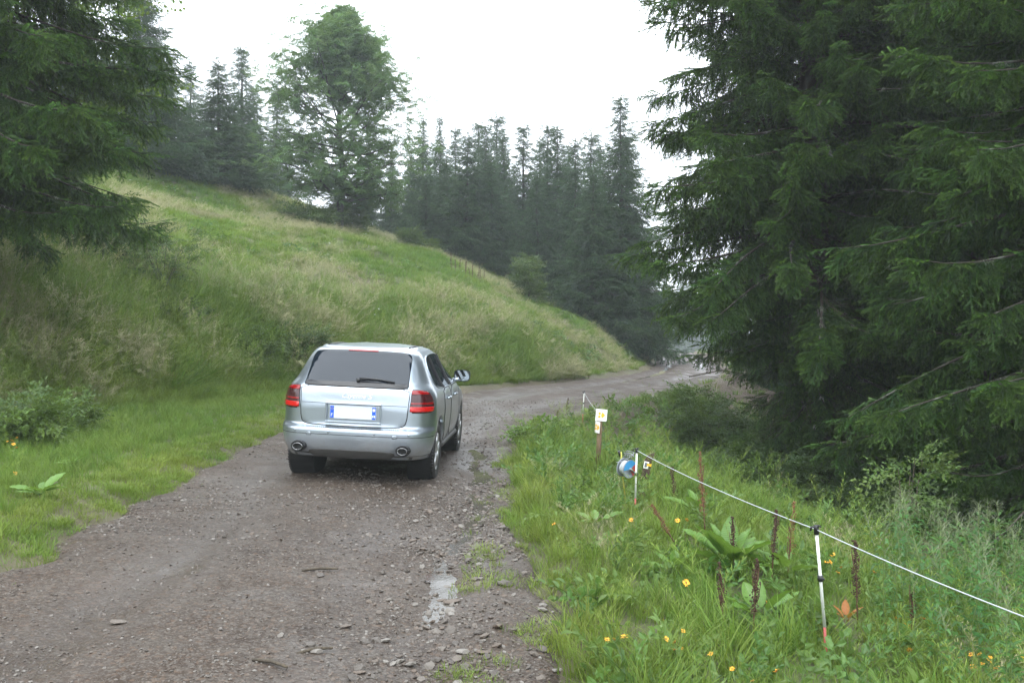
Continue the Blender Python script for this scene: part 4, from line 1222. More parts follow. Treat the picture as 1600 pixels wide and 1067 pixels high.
# lettering
def text_mesh(name, txt, size, mat, parent, loc, rot, shear=0.0, ext=.003, bold=0.0):
    cu = bpy.data.curves.new(name, 'FONT'); cu.body = txt; cu.size = size; cu.extrude = ext; cu.shear = shear; cu.offset = bold
    cu.align_x = 'CENTER'; cu.align_y = 'CENTER'
    tmp = bpy.data.objects.new(name + '_tmp', cu); COL.objects.link(tmp)
    dg = bpy.context.evaluated_depsgraph_get(); dg.update()
    me = bpy.data.meshes.new_from_object(tmp.evaluated_get(dg)); me.name = name
    bpy.data.objects.remove(tmp)
    me.materials.clear(); me.materials.append(mat)
    o = bpy.data.objects.new(name, me); COL.objects.link(o); o.parent = parent; o.location = loc; o.rotation_euler = rot
    return o
bp = rs(0, 1.10, 0)
text_mesh('lettering', 'Cayenne', .085, MC_BADGE, gate, (-.01, bp.y - .008, 1.103), (R(83), 0, 0), .35, .004, .0008)
text_mesh('lettering', 'S', .092, MC_BADGE, gate, (.19, bp.y - .007, 1.100), (R(83), 0, 0), .3, .004, .0012)
# tail lamps wrap the corners
for sg in (1, -1):
    def q(x, z): return (u_rear(x, z), z)
    tl = patch('taillight', [q(.675, 1.205), (1.35, 1.205), (1.60, 1.185), (1.70, 1.10), (1.73, 1.0), (1.72, .935), (1.4, .928), q(.672, .928)], .012, MC_SMOKE, sg, trim_gap_shade=.005, rounds=1, rings=8)
    patch('lamp_strip', [q(.69, 1.192), (1.36, 1.192), (1.55, 1.175), (1.60, 1.150), q(.69, 1.148)], .0165, MC_RED, sg, parent=tl, rounds=0, rings=4, roll=.004)
    patch('lamp_strip', [q(.69, 1.052), (1.69, 1.052), (1.70, 1.030), q(.69, 1.030)], .0165, MC_RED, sg, parent=tl, rounds=0, rings=4, roll=.004)
    patch('lamp_strip', [q(.685, 1.000), (1.705, 1.000), (1.71, .945), q(.685, .942)], .0165, MC_REDB, sg, parent=tl, rounds=0, rings=4, roll=.004)
    # exhaust
    ex = MB()
    ex.lathe([(.05, .048), (-.030, .048), (-.036, .045), (-.030, .041), (-.0, .040)], 'y', (0, 0, 0), 24, 0, 1.3, .92)
    e = ex.build('exhaust_pipe', MC_CHROME, car, smooth=True); e.location = (.64 * sg, -.005, .475)
    ex = MB(); ex.lathe([(-.006, .0415), (-.006, .001)], 'y', (0, 0, 0), 24, 0, 1.3, .92); ex.build('pipe_bore', MC_DARKIN, e)
    ex = MB(); ex.lathe([(.06, .074), (-.004, .072), (-.010, .068), (.0, .058), (.02, .046)], 'y', (0, 0, 0), 24, 0, 1.25, .95); ex.build('pipe_surround', MC_BLACK, e, smooth=True)
    # cover squares, sensors
    patch('bumper_cap', [q(.50, .655), q(.555, .655), q(.555, .615), q(.50, .615)], .004, MC_PAINT, sg, trim_gap_shade=.0025, rounds=0, rings=2)
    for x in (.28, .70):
        patch('parking_sensor', [q(x + .013 * math.cos(a), .662 + .013 * math.sin(a)) for a in np.linspace(0, 6.28, 9)[:-1]], .004, MC_PAINT, sg, trim_gap_shade=.0018, rounds=0, rings=2)
# bumper: crease with its shade drawn as a dark line, lower grey valance, ribbed step
mb = MB()
mb.tube([S(u, .632) + SN(u, .632) * .001 for u in np.linspace(-1.95, 1.95, 80)], .0035, 5, caps=False)
mb.build('bumper_crease', MC_RUBBER_SHADE, car, fix=False)
patch('rear_valance', both([(0, .452), (.46, .452), (.54, .425), (.50, .37), (.44, .352), (0, .348)]), .010, MC_VAL, rounds=1, rings=5)
patch('lower_valance', [(-1.9, .395), (-1.0, .40), (1.0, .40), (1.9, .395), (1.9, .345), (-1.9, .345)], .008, MC_VAL, rounds=0, rings=3)
mb = MB()
for i in range(44):
    x = -.56 + 1.12 * i / 43
    p = rs(x, .722, .0); mb.box((p.x, p.y - .005, .722), (.011, .05, .006))
mb.build('step_ribs', MC_PAINT, car)
# side glass, door gaps, handles, mirrors
def sp(y, z): return (u_side(y, z), z)
for sg in (1, -1):
    gl = patch('side_window', [sp(.92, 1.20), sp(.82, 1.27), sp(.80, 1.40), sp(.86, 1.52), sp(1.00, 1.59), sp(1.45, 1.62), sp(2.0, 1.62), sp(2.34, 1.59), sp(2.60, 1.51), sp(2.86, 1.37), sp(3.02, 1.25), sp(3.06, 1.185), sp(2.4, 1.17), sp(1.5, 1.175)], .006, MC_GLASS, sg, trim_gap_shade=.010, rounds=1, rings=8, trim_gap_mat=MC_PAINT)
    for ya, yb in (((1.36, 1.18), (1.23, 1.585)), ((2.15, 1.175), (2.05, 1.595))):
        mb = MB(); mb.tube([_S0(*sp(ya[0] + (yb[0] - ya[0]) * t, ya[1] + (yb[1] - ya[1]) * t), sg) + _SN0(*sp(ya[0] + (yb[0] - ya[0]) * t, ya[1] + (yb[1] - ya[1]) * t), sg) * .006 for t in np.linspace(0, 1, 8)], .030, 5, caps=False)
        mb.build('window_pillar', MC_BLACK, gl, smooth=True, fix=False)
    for nm, pts_ in (('rear_door', [(1.34, 1.165), (1.40, 1.02), (1.46, .86), (1.40, .74), (1.52, .56), (1.62, .43), (2.16, .43), (2.16, .8), (2.16, 1.165)]),
                     ('front_door', [(2.18, 1.165), (2.18, .8), (2.18, .43), (3.2, .43), (3.32, .6), (3.30, .9), (3.16, 1.12), (3.06, 1.165)])):
        d = patch(nm, [sp(*p) for p in pts_], .004, MC_PAINT, sg, trim_gap_shade=.0055, rounds=1, rings=6)
        hy = 1.62 if nm == 'rear_door' else 2.42
        hb = MB(); P_ = [_S0(*sp(hy + .22 * t, 1.02 + .01 * t), sg) + _SN0(*sp(hy + .22 * t, 1.02), sg) * (.012 + .035 * math.sin(math.pi * t) ** .5) for t in np.linspace(0, 1, 9)]
        hb.tube(P_, [.012, .017, .017, .017, .017, .017, .017, .017, .012], 8); hb.build('handle', MC_PAINT, d, smooth=True)
    # sill strip
    mb = MB(); mb.tube([_S0(*sp(y, .385), sg) + Vector((.012 * sg, 0, 0)) for y in np.linspace(1.50, 3.34, 20)], .038, 7); mb.build('sill', MC_VAL, car, smooth=True)
    # door mirror
    mr = MB(); b = _S0(*sp(2.90, 1.20), sg)
    mr.tube([b + Vector((-.02 * sg, 0, .0)), b + Vector((.04 * sg, -.01, .01)), b + Vector((.08 * sg, -.01, .03))], [.035, .03, .03], 8)
    c = b + Vector((.125 * sg, .0, .075))
    vs, fs = [], []
    nn, mm = 20, 8
    for i in range(mm + 1):
        t = i / mm
        k = (1 - (t) ** 2.2) ** .5 if t < 1 else 0.0
        for j in range(nn):
            a = 6.283 * j / nn; ca, sa = math.cos(a), math.sin(a)
            ex_ = abs(ca) ** .55 * (1 if ca > 0 else -1); ez = abs(sa) ** .55 * (1 if sa > 0 else -1)
            vs.append(c + Vector((ex_ * .125 * max(k, .05), -.035 + .15 * t, ez * .088 * max(k, .05) + .0)))
    for i in range(mm):
        for j in range(nn): fs.append((i * nn + j, i * nn + (j + 1) % nn, (i + 1) * nn + (j + 1) % nn, (i + 1) * nn + j))
    mr.add(vs, fs)
    mo = mr.build('door_mirror', MC_PAINT, car, smooth=True)
    g_ = MB(); V = [c + Vector((0, -.03, 0))]
    for j in range(nn):
        a = 6.283 * j / nn; ca, sa = math.cos(a), math.sin(a)
        V.append(c + Vector((abs(ca) ** .55 * (1 if ca > 0 else -1) * .112, -.030, abs(sa) ** .55 * (1 if sa > 0 else -1) * .076)))
    g_.add(V, [(0, 1 + j, 1 + (j + 1) % nn) for j in range(nn)]); g_.build('mirror_glass', simple('mirror_glass', (.25, .28, .30), .03, 1.0, var=.02), mo)
    # roof rail
    mb = MB(); mb.tube([Vector((sg * (.53 - .03 * t), .86 + 1.4 * t, 1.694 + .022 * math.sin(math.pi * min(1, t * 1.1 + .1)))) for t in np.linspace(0, 1, 14)], .012, 6); mb.build('roof_rail', MC_BLACK, car, smooth=True)
    # headlamp (front, unseen from behind but part of the car)
    patch('headlight', [sp(4.28, .90), sp(4.55, .88), sp(4.62, .74), sp(4.36, .72)], .008, simple('headlamp_glass', (.55, .57, .6), .05, .3, var=.05), sg, rounds=1, rings=4)
# windscreen on the sloping front
mb = MB(); V = []
zz = np.linspace(1.15, 1.60, 8)
for z in zz:
    y = float(T_YF(z)); w = S(u_side(y - .02, z), z).x * .93
    for t in np.linspace(-1, 1, 9): V.append((w * t, y + .01 - .0 * t * t, z + .004))
mb.add(V, [(i * 9 + k, i * 9 + k + 1, i * 9 + k + 10, i * 9 + k + 9) for i in range(7) for k in range(8)])
mb.build('windscreen', MC_GLASS, car, smooth=True)
# wheels
def wheel(x, y, sg):
    t = empty('wheel', (x, y, WR - .008)); t.parent = car
    mb = MB(); hw = .135
    prof = [(-hw * .8, .235), (-hw * .95, .27), (-hw, .315), (-hw * .93, .352), (-hw * .8, WR - .004), (-hw * .45, WR), (-hw * .42, WR - .012), (-hw * .34, WR - .012), (-hw * .31, WR), (-.01, WR), (-.008, WR - .012), (.008, WR - .012), (.01, WR), (hw * .31, WR), (hw * .34, WR - .012), (hw * .42, WR - .012), (hw * .45, WR), (hw * .8, WR - .004), (hw * .93, .352), (hw, .315), (hw * .95, .27), (hw * .8, .235)]
    mb.lathe(prof, 'x', n=56)
    for k in range(56):       # tread blocks at the shoulder
        a = 6.283 * k / 56
        for s in (-1, 1):
            M = Matrix.Rotation(-a, 3, 'X')
            p = M @ Vector((0, 0, WR - .004)); mb.box((s * hw * .82, p.y, p.z), (.03, .022, .014), M)
    mb.build('tyre', MC_TYRE, t, smooth=True)
    rb = MB(); o = sg
    rb.lathe([(-.09 * o, .232), (.105 * o, .236), (.122 * o, .240), (.124 * o, .228), (.10 * o, .215), (.02 * o, .20), (-.09 * o, .20)], 'x', n=48)
    rb.lathe([(.118 * o, .001), (.118 * o, .034), (.105 * o, .05), (.04 * o, .06)], 'x', n=24)
    for k in range(5):
        for dd in (-.17, .17):
            a = 6.283 * k / 5 + dd * .75
            M = Matrix.Rotation(a, 3, 'X')
            pa = [M @ Vector((.10 * o, 0, .04)), M @ Vector((.112 * o, .0, .12)), M @ Vector((.105 * o, 0, .222))]
            rb.tube(pa, [.024, .018, .021], 6)
    rb.build('rim', MC_RIM, t, smooth=True)
    bk = MB(); bk.lathe([(.0, .001), (.0, .165), (-.025 * o, .165)], 'x', n=32); bk.build('brake_disc', MC_VAL, t)
    return t
for x, y, s in ((WX - .02, WY_R, 1), (-(WX - .02), WY_R, -1), (WX - .02, WY_F, 1), (-(WX - .02), WY_F, -1)): wheel(x, y, s)
# ------------------------------------------------------------------ electric fence, signpost, reel
M_PLASTIC = simple('white_plastic', (.66, .67, .62), .45, var=.12, scale=20)
M_REDPL = simple('faded_red_plastic', (.30, .05, .04), .5, var=.25, scale=30)
M_BLKPL = simple('black_plastic', (.015, .015, .016), .45)
M_ROPE = simple('white_rope', (.42, .44, .46), .7, var=.2, scale=120)
M_WOOD = bark('weathered_wood', (.10, .062, .034), (.21, .14, .08), 16)
M_DARKWOOD = bark('dark_wood', (.022, .014, .010), (.075, .045, .028), 14)
M_SIGN = simple('sign_white', (.72, .72, .68), .45, var=.06, scale=25)
M_SIGNY = simple('sign_yellow', (.70, .40, .015), .5, var=.1)
M_GREY = simple('grey_reel_plastic', (.20, .22, .24), .4, var=.15)
M_REELB = simple('blue_reel_paint', (.05, .26, .52), .4, var=.1)
M_REELR = simple('red_reel_paint', (.36, .06, .06), .45, var=.2)
M_STEEL = simple('galvanised_wire', (.22, .23, .24), .35, .8)
M_STAKE = simple('yellow_green_stake', (.36, .34, .06), .5, var=.15)
G_POST = 'plastic fence posts along the white rope'
def fence_post(x, y, top, lean, label, clip2=False):
    z0 = gz(x, y); h = top - z0
    t = empty('fence_post', (x, y, z0), label=label, cat='fence post', group=G_POST)
    tip = Vector((lean * h, 0, h))
    d = lambda s: tip * s
    mb = MB(); mb.tube([d(.26), d(.97)], .0095, 8); mb.build('shaft', M_PLASTIC, t, smooth=True)
    mb = MB(); mb.tube([d(0) + Vector((0, 0, -.12)), d(.26)], .0088, 8); mb.build('foot', M_REDPL, t, smooth=True)
    mb = MB(); mb.tube([d(.95), d(1.0), d(1.02)], [.016, .015, .011], 8)
    c = d(.985); mb.tube([c + Vector((-.035, -.008, -.004)), c + Vector((-.034, -.010, .016)), c + Vector((-.018, -.010, .018)), c], .006, 6); mb.tube([c, c + Vector((.01, -.016, .028)), c + Vector((.022, -.016, .018))], .006, 6)
    mb.build('insulator', M_BLKPL, t, smooth=True)
    mb = MB(); mb.tube([d(.60), d(.645)], .0165, 8); mb.tube([d(.62), d(.62) + Vector((.02, -.012, 0))], .007, 6); mb.build('rope_clip', M_BLKPL, t, smooth=True)
    return t, Vector((x, y, z0)) + d(.985)
pA = (at(1293, 5.3), 5.3); pB = (at(992, 9.2), 9.2); pC = (at(910, 18.6), 18.6)
_, k1 = fence_post(pA[0], pA[1], zat(824, 5.3), -.085, 'near white plastic fence post with red foot and black clip in the grass')
_, k2 = fence_post(pB[0], pB[1], zat(702, 9.2), .03, 'white plastic fence post between the blue rope reel and the dark leaning stake')
_, k3 = fence_post(pC[0], pC[1], zat(612, 18.6), .06, 'small far white fence post behind the signpost by the track edge')
k0 = Vector((at(1690, 3.5), 3.5, zat(997, 3.5)))
sx, sy_ = at(934, 11.9), 11.9
kS = Vector((sx - .03, sy_ - .04, zat(640, 11.9)))
kR = Vector((at(963, 9.55), 9.55, zat(722, 9.55)))
def rope(a, b, sag, label, name='rope'):
    mb = MB(); P_ = []
    for i in range(25):
        t = i / 24; p = a.lerp(b, t); p.z -= sag * 4 * t * (1 - t); P_.append(p)
    mb.tube(P_, .0030, 6)
    return mb.build(name, M_ROPE, None, smooth=True, fix=False, label=label, cat='rope', group='white fence rope')
rope(k1, k0, .015, 'white fence rope running from the near post out of the picture at the right')
rope(k1, k2, .03, 'white fence rope between the near post and the post by the blue reel')
rope(k2, kR, .03, 'short white rope end from the post to the blue reel')
rope(kS, k3, .02, 'white rope from the signpost to the small far post')
# signpost
sz = gz(sx, sy_)
t = empty('signpost', (sx, sy_, sz), (0, R(2.5), 0), label='wooden trail signpost with white plate and yellow mark', cat='signpost')
hS = zat(645, sy_) - sz + .05
mb = MB(); mb.tube([(0, 0, -.2), (0, 0, hS * .5), (.0, 0, hS)], [.034, .033, .031], 9); mb.build('post', M_WOOD, t, smooth=True)
def plate_(par, c, w, h, rz, wrap=0):
    o = MB().box((0, 0, 0), (w, .006, h)).build('sign_plate', M_SIGN, par, bevel=.004); o.location = c; o.rotation_euler = (0, R(3), rz)
    k = MB(); y = -.0042
    # broad arrowhead pointing right with two dots behind it
    V = [(-.004 * w / .13, y, .0), (.006, y, .036), (.018, y, .036), (.050, y, .002), (.018, y, -.034), (.006, y, -.034)]
    k.add(V + [(a, y - .001, b) for a, _, b in V], [(0, 1, 2, 3, 4, 5), (6, 11, 10, 9, 8, 7)] + [(i, (i + 1) % 6, 6 + (i + 1) % 6, 6 + i) for i in range(6)])
    for zc in (.021, -.021):
        k.lathe([(y, .0), (y - .001, .0), (y - .001, .017), (y, .017)], 'y', (-.026, 0, zc), 16)
    k.build('yellow_mark', M_SIGNY, o)
    return o
plate_(t, (.012, -.04, hS - .075), .150, .155, R(6))
plate_(t, (-.032, -.036, hS - .235), .10, .15, R(-58))
# dark leaning stake
px_, py_ = at(1000, 9.9), 9.9
z0 = gz(px_, py_)
t = empty('wooden_stake', (px_, py_, z0), (R(-4), R(11), R(-12)), label='dark leaning wooden stake with white and yellow trail marks', cat='stake')
hh = zat(706, 9.9) - z0 + .02
mb = MB(); w, d = .082, .055
V = []
for z, a, b in ((-.2, w, d), (hh * .5, w, d), (hh - .11, w, d)): V += [(-a / 2, -b / 2, z), (a / 2, -b / 2, z), (a / 2, b / 2, z), (-a / 2, b / 2, z)]
V += [(-.015, -d / 2, hh - .05), (w / 2 + .012, -d / 2, hh), (w / 2 + .012, d / 2, hh), (-.015, d / 2, hh - .05)]
mb.add(V, [(0, 3, 2, 1)] + [(i * 4 + k, i * 4 + (k + 1) % 4, i * 4 + 4 + (k + 1) % 4, i * 4 + 4 + k) for i in range(3) for k in range(4)] + [(12, 13, 14, 15)])
mb.build('post', M_DARKWOOD, t, bevel=.004)
mk = MB().box((-.012, -d / 2 - .002, hh - .155), (.052, .003, .075)).build('white_mark', M_SIGN, t)
MB().add([(-.028, -d / 2 - .005, hh - .13), (-.008, -d / 2 - .005, hh - .13), (.006, -d / 2 - .005, hh - .155), (-.008, -d / 2 - .005, hh - .18), (-.028, -d / 2 - .005, hh - .18)], [(0, 1, 2, 3, 4)]).build('mark_print', simple('print_grey', (.10, .11, .13), .5), mk)
MB().box((.018, -.002, hh - .148), (.049, d + .008, .028)).build('yellow_band', M_SIGNY, t)
# rope reel on its stake
rx_, ry_ = at(979, 9.5), 9.5
zc = zat(731, 9.5); zg = gz(rx_, ry_)
t = empty('rope_reel', (rx_, ry_, zc), (0, 0, 0), label='blue and grey fence rope reel hung on a thin yellow stake', cat='rope reel')
ax_rot = Euler((0, R(6), R(-52)))        # axle points right and towards the eye
def part(mb, name, mat, **k):
    o = mb.build(name, mat, t, **k); o.rotation_euler = ax_rot; return o
def disc(x, r_, n=36, th=.010):
    mb = MB(); mb.lathe([(x - th, .001), (x - th, r_ - .004), (x - th / 2, r_), (x, r_ - .004), (x, r_ * .9), (x - .004, r_ * .86), (x - .004, .03), (x, .028), (x, .001)], 'x', n=n); return mb
part(disc(-.042, .100), 'back_flange', M_GREY, smooth=True)
front = part(disc(.052, .100), 'front_flange', M_GREY, smooth=True)
def sector(a0, a1, r0, r1, x, mat, name):
    mb = MB(); n = 18; V = []
    for i in range(n + 1):
        a = a0 + (a1 - a0) * i / n
        V += [(x, r0 * math.cos(a), r0 * math.sin(a)), (x, r1 * math.cos(a), r1 * math.sin(a))]
    V += [(x + .002, b, c) for _, b, c in V]
    m_ = 2 * (n + 1)
    F_ = []
    for i in range(n):
        F_ += [(2 * i + m_, 2 * i + 1 + m_, 2 * i + 3 + m_, 2 * i + 2 + m_), (2 * i + 1, 2 * i + 3, 2 * i + 3 + m_, 2 * i + 1 + m_)]
    mb.add(V, F_); o = mb.build(name, mat, front); return o
sector(R(35), R(185), .012, .091, .0525, M_REELB, 'blue_face')
sector(R(-60), R(33), .012, .091, .0525, M_REELR, 'red_face')
mb = MB(); mb.lathe([(-.042, .05), (-.04, .062), (-.02, .067), (.02, .066), (.038, .06), (.042, .05)], 'x', n=28)
for i in range(11):
    x = -.036 + .0068 * i; V = [(x + .003 * math.sin(q), .068 * math.cos(q), .068 * math.sin(q)) for q in np.linspace(0, 6.283, 25)]; mb.tube(V, .004, 5, caps=False)
part(mb, 'wound_rope', M_ROPE, smooth=True, fix=False)
mb = MB(); mb.tube([(-.07, 0, 0), (.075, 0, 0)], .014, 10); mb.tube([(.07, 0, 0), (.073, .035, -.03)], .008, 8); mb.tube([(.068, .035, -.03), (.11, .036, -.031)], .012, 8); part(mb, 'crank', M_STEEL, smooth=True)
mb = MB()
for x in (-.065,):
    mb.tube([(x, 0, -.02), (x, .01, .10), (x + .03, .02, .15), (x + .10, .02, .155), (x + .14, .02, .13)], .007, 7)
mb.tube([(-.095, .02, .12), (-.06, .05, .165), (.02, .06, .17), (.06, .03, .14)], .005, 6)
for i in range(4): mb.tube([(-.05 + .03 * i, .015, .105), (-.045 + .03 * i, .0, .15), (-.02 + .03 * i, -.015, .145), (-.01 + .03 * i, -.02, .10)], .003, 5)
part(mb, 'bracket', M_STEEL, smooth=True)
mb = MB(); mb.tube([(-.10, .0, .10), (-.11, -.02, .16)], .014, 8); part(mb, 'black_grip', M_BLKPL, smooth=True)
mb = MB(); mb.tube([(-.05, .06, .16), (-.045, .062, .0), (.02, .05, zg - zc - .1)], .0085, 7); mb.build('stake', M_STAKE, t, smooth=True)

# ------------------------------------------------------------------ dock seed stalks, dock leaves, flowers, willowherb
M_DOCK = simple('dry_dock_seed', (.046, .023, .011), .85, var=.5, scale=40)
M_DOCKR = simple('rusty_dock_seed', (.15, .068, .028), .85, var=.4, scale=40)
M_STALK = simple('reddish_stalk', (.10, .05, .028), .7, var=.3)
M_STEM = simple('green_stem', (.10, .15, .035), .6, var=.3)
def veined(name, c0, c1, vein):
    m = NT(name)
    nz = m.noise(7, 5, .6, m.obj())
    sp_ = m.n('ShaderNodeSeparateXYZ', {0: m.obj()})
    r = m.n('ShaderNodeObjectInfo').outputs['Random']
    c = m.mix(m.math('ADD', m.math('MULTIPLY', nz, .8), m.math('MULTIPLY', r, .3), True), c0, c1)
    v = m.ramp(m.math('ABSOLUTE', sp_.outputs['Y']), [(.004, 1.0), (.010, 0.0)])
    wv = m.n('ShaderNodeTexWave', {'Vector': m.obj(), 'Scale': 6.0, 'Distortion': 1.5, 'Detail': 1.0}).outputs['Fac']
    c = m.mix(m.math('ADD', m.math('MULTIPLY', v, .7), m.math('MULTIPLY', m.math('POWER', wv, 8.0), .06), True), c, vein)
    a = m.pbsdf(c, .38, 0, m.bump(m.math('ADD', m.math('MULTIPLY', wv, .3), nz), .35, .02))
    b = m.n('ShaderNodeBsdfTranslucent', {'Color': m.mix(.3, c, (.35, .5, .05))}).outputs[0]
    return m.done(m.n('ShaderNodeMixShader', {0: .3, 1: a, 2: b}).outputs[0])
M_DLEAF = veined('dock_leaf', (.065, .155, .026), (.13, .24, .036), (.16, .24, .08))
M_OLEAF = veined('withered_leaf', (.26, .085, .02), (.42, .16, .04), (.30, .15, .06))
def seedhead(h, seed, full=1.0):
    r = random.Random(seed); mb = MB()
    for i in range(int(280 * full)):
        z = h * (1 - r.random() ** 1.15 * .62); a = r.uniform(0, 6.283)
        q = r.uniform(.002, .014 + .034 * (1 - z / h) + .014 * math.sin(z * 41 + seed) * math.sin(z * 17 + 2 * seed + a)) * (.8 if z > h * .92 else 1)
        c = Vector((q * math.cos(a), q * math.sin(a), z)); s = r.uniform(.004, .0095)
        d = Vector((r.gauss(0, 1), r.gauss(0, 1), r.gauss(0, 1))).normalized() * s; e = d.orthogonal().normalized() * s * .8; f = d.cross(e).normalized() * s * .7
        mb.add([c - d, c + d, c - e, c + e, c - f, c + f], [(0, 2, 4), (2, 1, 4), (1, 3, 4), (3, 0, 4), (2, 0, 5), (1, 2, 5), (3, 1, 5), (0, 3, 5)])
    return mb
def dock_stalk(bpx, bpy_, tpx, tpy, mat, label, seed, full=1.0):
    p = hit(bpx, bpy_)
    tip = Vector((at(tpx, p.y), p.y, zat(tpy, p.y)))
    v = tip - p; h = v.length
    t = empty('dock_stalk', p, label=label, cat='dried dock', group='dried brown dock stalks by the fence')
    t.rotation_euler = v.to_track_quat('Z', 'Y').to_euler()
    MB().tube([(0, 0, -.08), (.006, 0, h * .4), (-.003, .004, h * .75), (0, 0, h)], [.006, .0055, .004, .002], 6).build('stem', M_STALK, t, smooth=True)
    seedhead(h, seed, full).build('seed_head', mat, t, fix=False)
    mb = MB(); r = random.Random(seed)
    for k in range(4):
        z = h * r.uniform(.3, .75); a = r.uniform(0, 6.28); mb.tube([(0, 0, z), (.02 * math.cos(a), .02 * math.sin(a), z + .05), (.028 * math.cos(a), .028 * math.sin(a), z + .13)], [.003, .003, .002], 4)
    mb.build('side_stems', M_STALK, t)
for i, (bx_, by_, tx, ty, rd, f, lb) in enumerate((
    (1056, 803, 1050, 729, 0, .9, 'short dark dried dock stalk right of the leaning stake under the rope'),
    (1104, 868, 1093, 706, 1, 1.2, 'tallest rusty dock stalk crossing the white rope beyond the reel'),
    (1148, 905, 1144, 807, 0, .9, 'dark dock stalk rising behind the big pale dock leaves'),
    (1205, 922, 1213, 796, 0, 1.1, 'dark dock stalk touching the rope left of the near fence post'),
    (1230, 915, 1241, 784, 1, .7, 'thin rusty dock stalk just left of the near fence post'),
    (1340, 985, 1336, 844, 0, 1.1, 'dark dock stalk under the rope right of the near fence post'),
    (1131, 990, 1124, 878, 0, .8, 'thin dark dock stalk low in the grass left of the big leaves'),
    (1176, 1012, 1183, 873, 0, 1.1, 'dark dock stalk in front of the low broad dock leaves'),
    (1424, 1000, 1427, 925, 0, .5, 'small sparse dark stalk among the weeds at the right'),
    (1062, 862, 1018, 788, 1, .8, 'rusty dock stalk leaning left beyond the tall ones'),
    (868, 668, 872, 640, 0, .7, 'tiny far dock stalk at the right track edge ahead of the car'),
    (884, 650, 888, 622, 0, .7, 'small far dock stalk by the far fence post'))):
    dock_stalk(bx_, by_, tx, ty, M_DOCKR if rd else M_DOCK, lb, 400 + i, f)
r_ = random.Random(5)
for i in range(11):
    x = at(704 + 5.2 * i + r_.uniform(-2, 2), 41.0 + r_.uniform(-1, 1)); y = 41.0 + r_.uniform(-1, 1)
    p = on_ground(x, y); h = r_.uniform(.5, .8)
    if i == 0:
        proto = empty('dock_stalk', p, label='brown dock stalk on the grassy hill crest, leftmost of its row', cat='dried dock', group='dock stalks on the hill crest')
        MB().tube([(0, 0, -.1), (0, 0, .7)], [.012, .008], 4).build('stem', M_STALK, proto)
        seedhead(.7, 77, .5).build('seed_head', M_DOCK, proto, fix=False).scale = (2, 2, 1)
    else:
        c = copy_tree(proto); c.location = p
        c['label'] = 'brown dock stalk on the grassy hill crest, %s from the left in its row' % ORD[i]
        c.scale = (1, 1, h / .7); c.rotation_euler = (r_.uniform(-.15, .15), r_.uniform(-.15, .15), r_.uniform(0, 6))

def big_leaf_mesh(mat, name):
    mb = MB(); n, m_ = 12, 7; V, F_ = [], []
    for i in range(n + 1):
        t = i / n
        hw = .5 * (math.sin(math.pi * min(1, t * .93 + .06)) ** .7) * (1 - .35 * t) * .62
        for k in range(m_):
            s = k / (m_ - 1) * 2 - 1
            V.append((t, s * hw, .06 * (s * s) * hw * 4 - .16 * t * t + .018 * math.sin(t * 24 + (3 if s > 0 else 0)) * abs(s) ** 2 + .02 * (1 - abs(s)) * -1))
    for i in range(n):
        for k in range(m_ - 1): F_.append((i * m_ + k, i * m_ + k + 1, (i + 1) * m_ + k + 1, (i + 1) * m_ + k))
    mb.add(V, F_)
    mb.tube([(-.35, 0, -.10), (0, 0, -.012), (.5, 0, -.06), (.95, 0, -.155)], [.018, .014, .009, .003], 5)
    return mb.mesh(name, mat, True)
ME_LEAF = big_leaf_mesh(M_DLEAF, 'leaf'); ME_OLEAF = big_leaf_mesh(M_OLEAF, 'leaf')
def rosette(px, py, size, n, label, seed, me=None, up=(.15, .9)):
    r = random.Random(seed); p = hit(px, py)
    t = empty('dock_plant', p, label=label, cat='dock plant', group='broad leaved docks in the grass')
    for k in range(n):
        o = bpy.data.objects.new('leaf', me or ME_LEAF); COL.objects.link(o); o.parent = t
        s = size * r.uniform(.65, 1.1); a = 6.283 * k / n + r.uniform(-.35, .35); e = r.uniform(*up)
        o.scale = (s, s * r.uniform(.75, 1.05), s); o.rotation_euler = (r.uniform(-.35, .35), -e, a)
        d = .38 * s; o.location = (math.cos(a) * math.cos(e) * d, math.sin(a) * math.cos(e) * d, .05 + math.sin(e) * d + .10 * size)
rosette(1140, 900, .30, 14, 'big bright dock leaves between two dark dock stalks', 501, up=(.4, 1.15))
rosette(1188, 985, .26, 6, 'upright pale dock leaves behind a dark stalk in the foreground', 502, up=(.5, 1.2))
rosette(1226, 912, .28, 7, 'dock leaves beside the near fence post', 503, up=(.2, .8))
rosette(1050, 905, .22, 6, 'low dark dock leaves left of the big bright ones', 504, up=(.2, .8))
rosette(1092, 812, .26, 7, 'dock leaves under the tall rusty stalks', 505, up=(.3, 1.0))
rosette(62, 782, .20, 11, 'broad dock leaves on the left verge', 506, up=(.1, .7))
rosette(112, 735, .18, 7, 'smaller dock leaves further up the left verge', 507, up=(.1, .7))
rosette(842, 684, .30, 9, 'broad leaves at the right track edge ahead of the car', 508, up=(.2, .7))
rosette(1322, 985, .11, 5, 'withered orange leaves beside the foot of the near fence post', 509, ME_OLEAF, (.5, 1.3))
rosette(930, 830, .22, 5, 'grey green leaves on the verge below the blue reel', 510, up=(.1, .6))

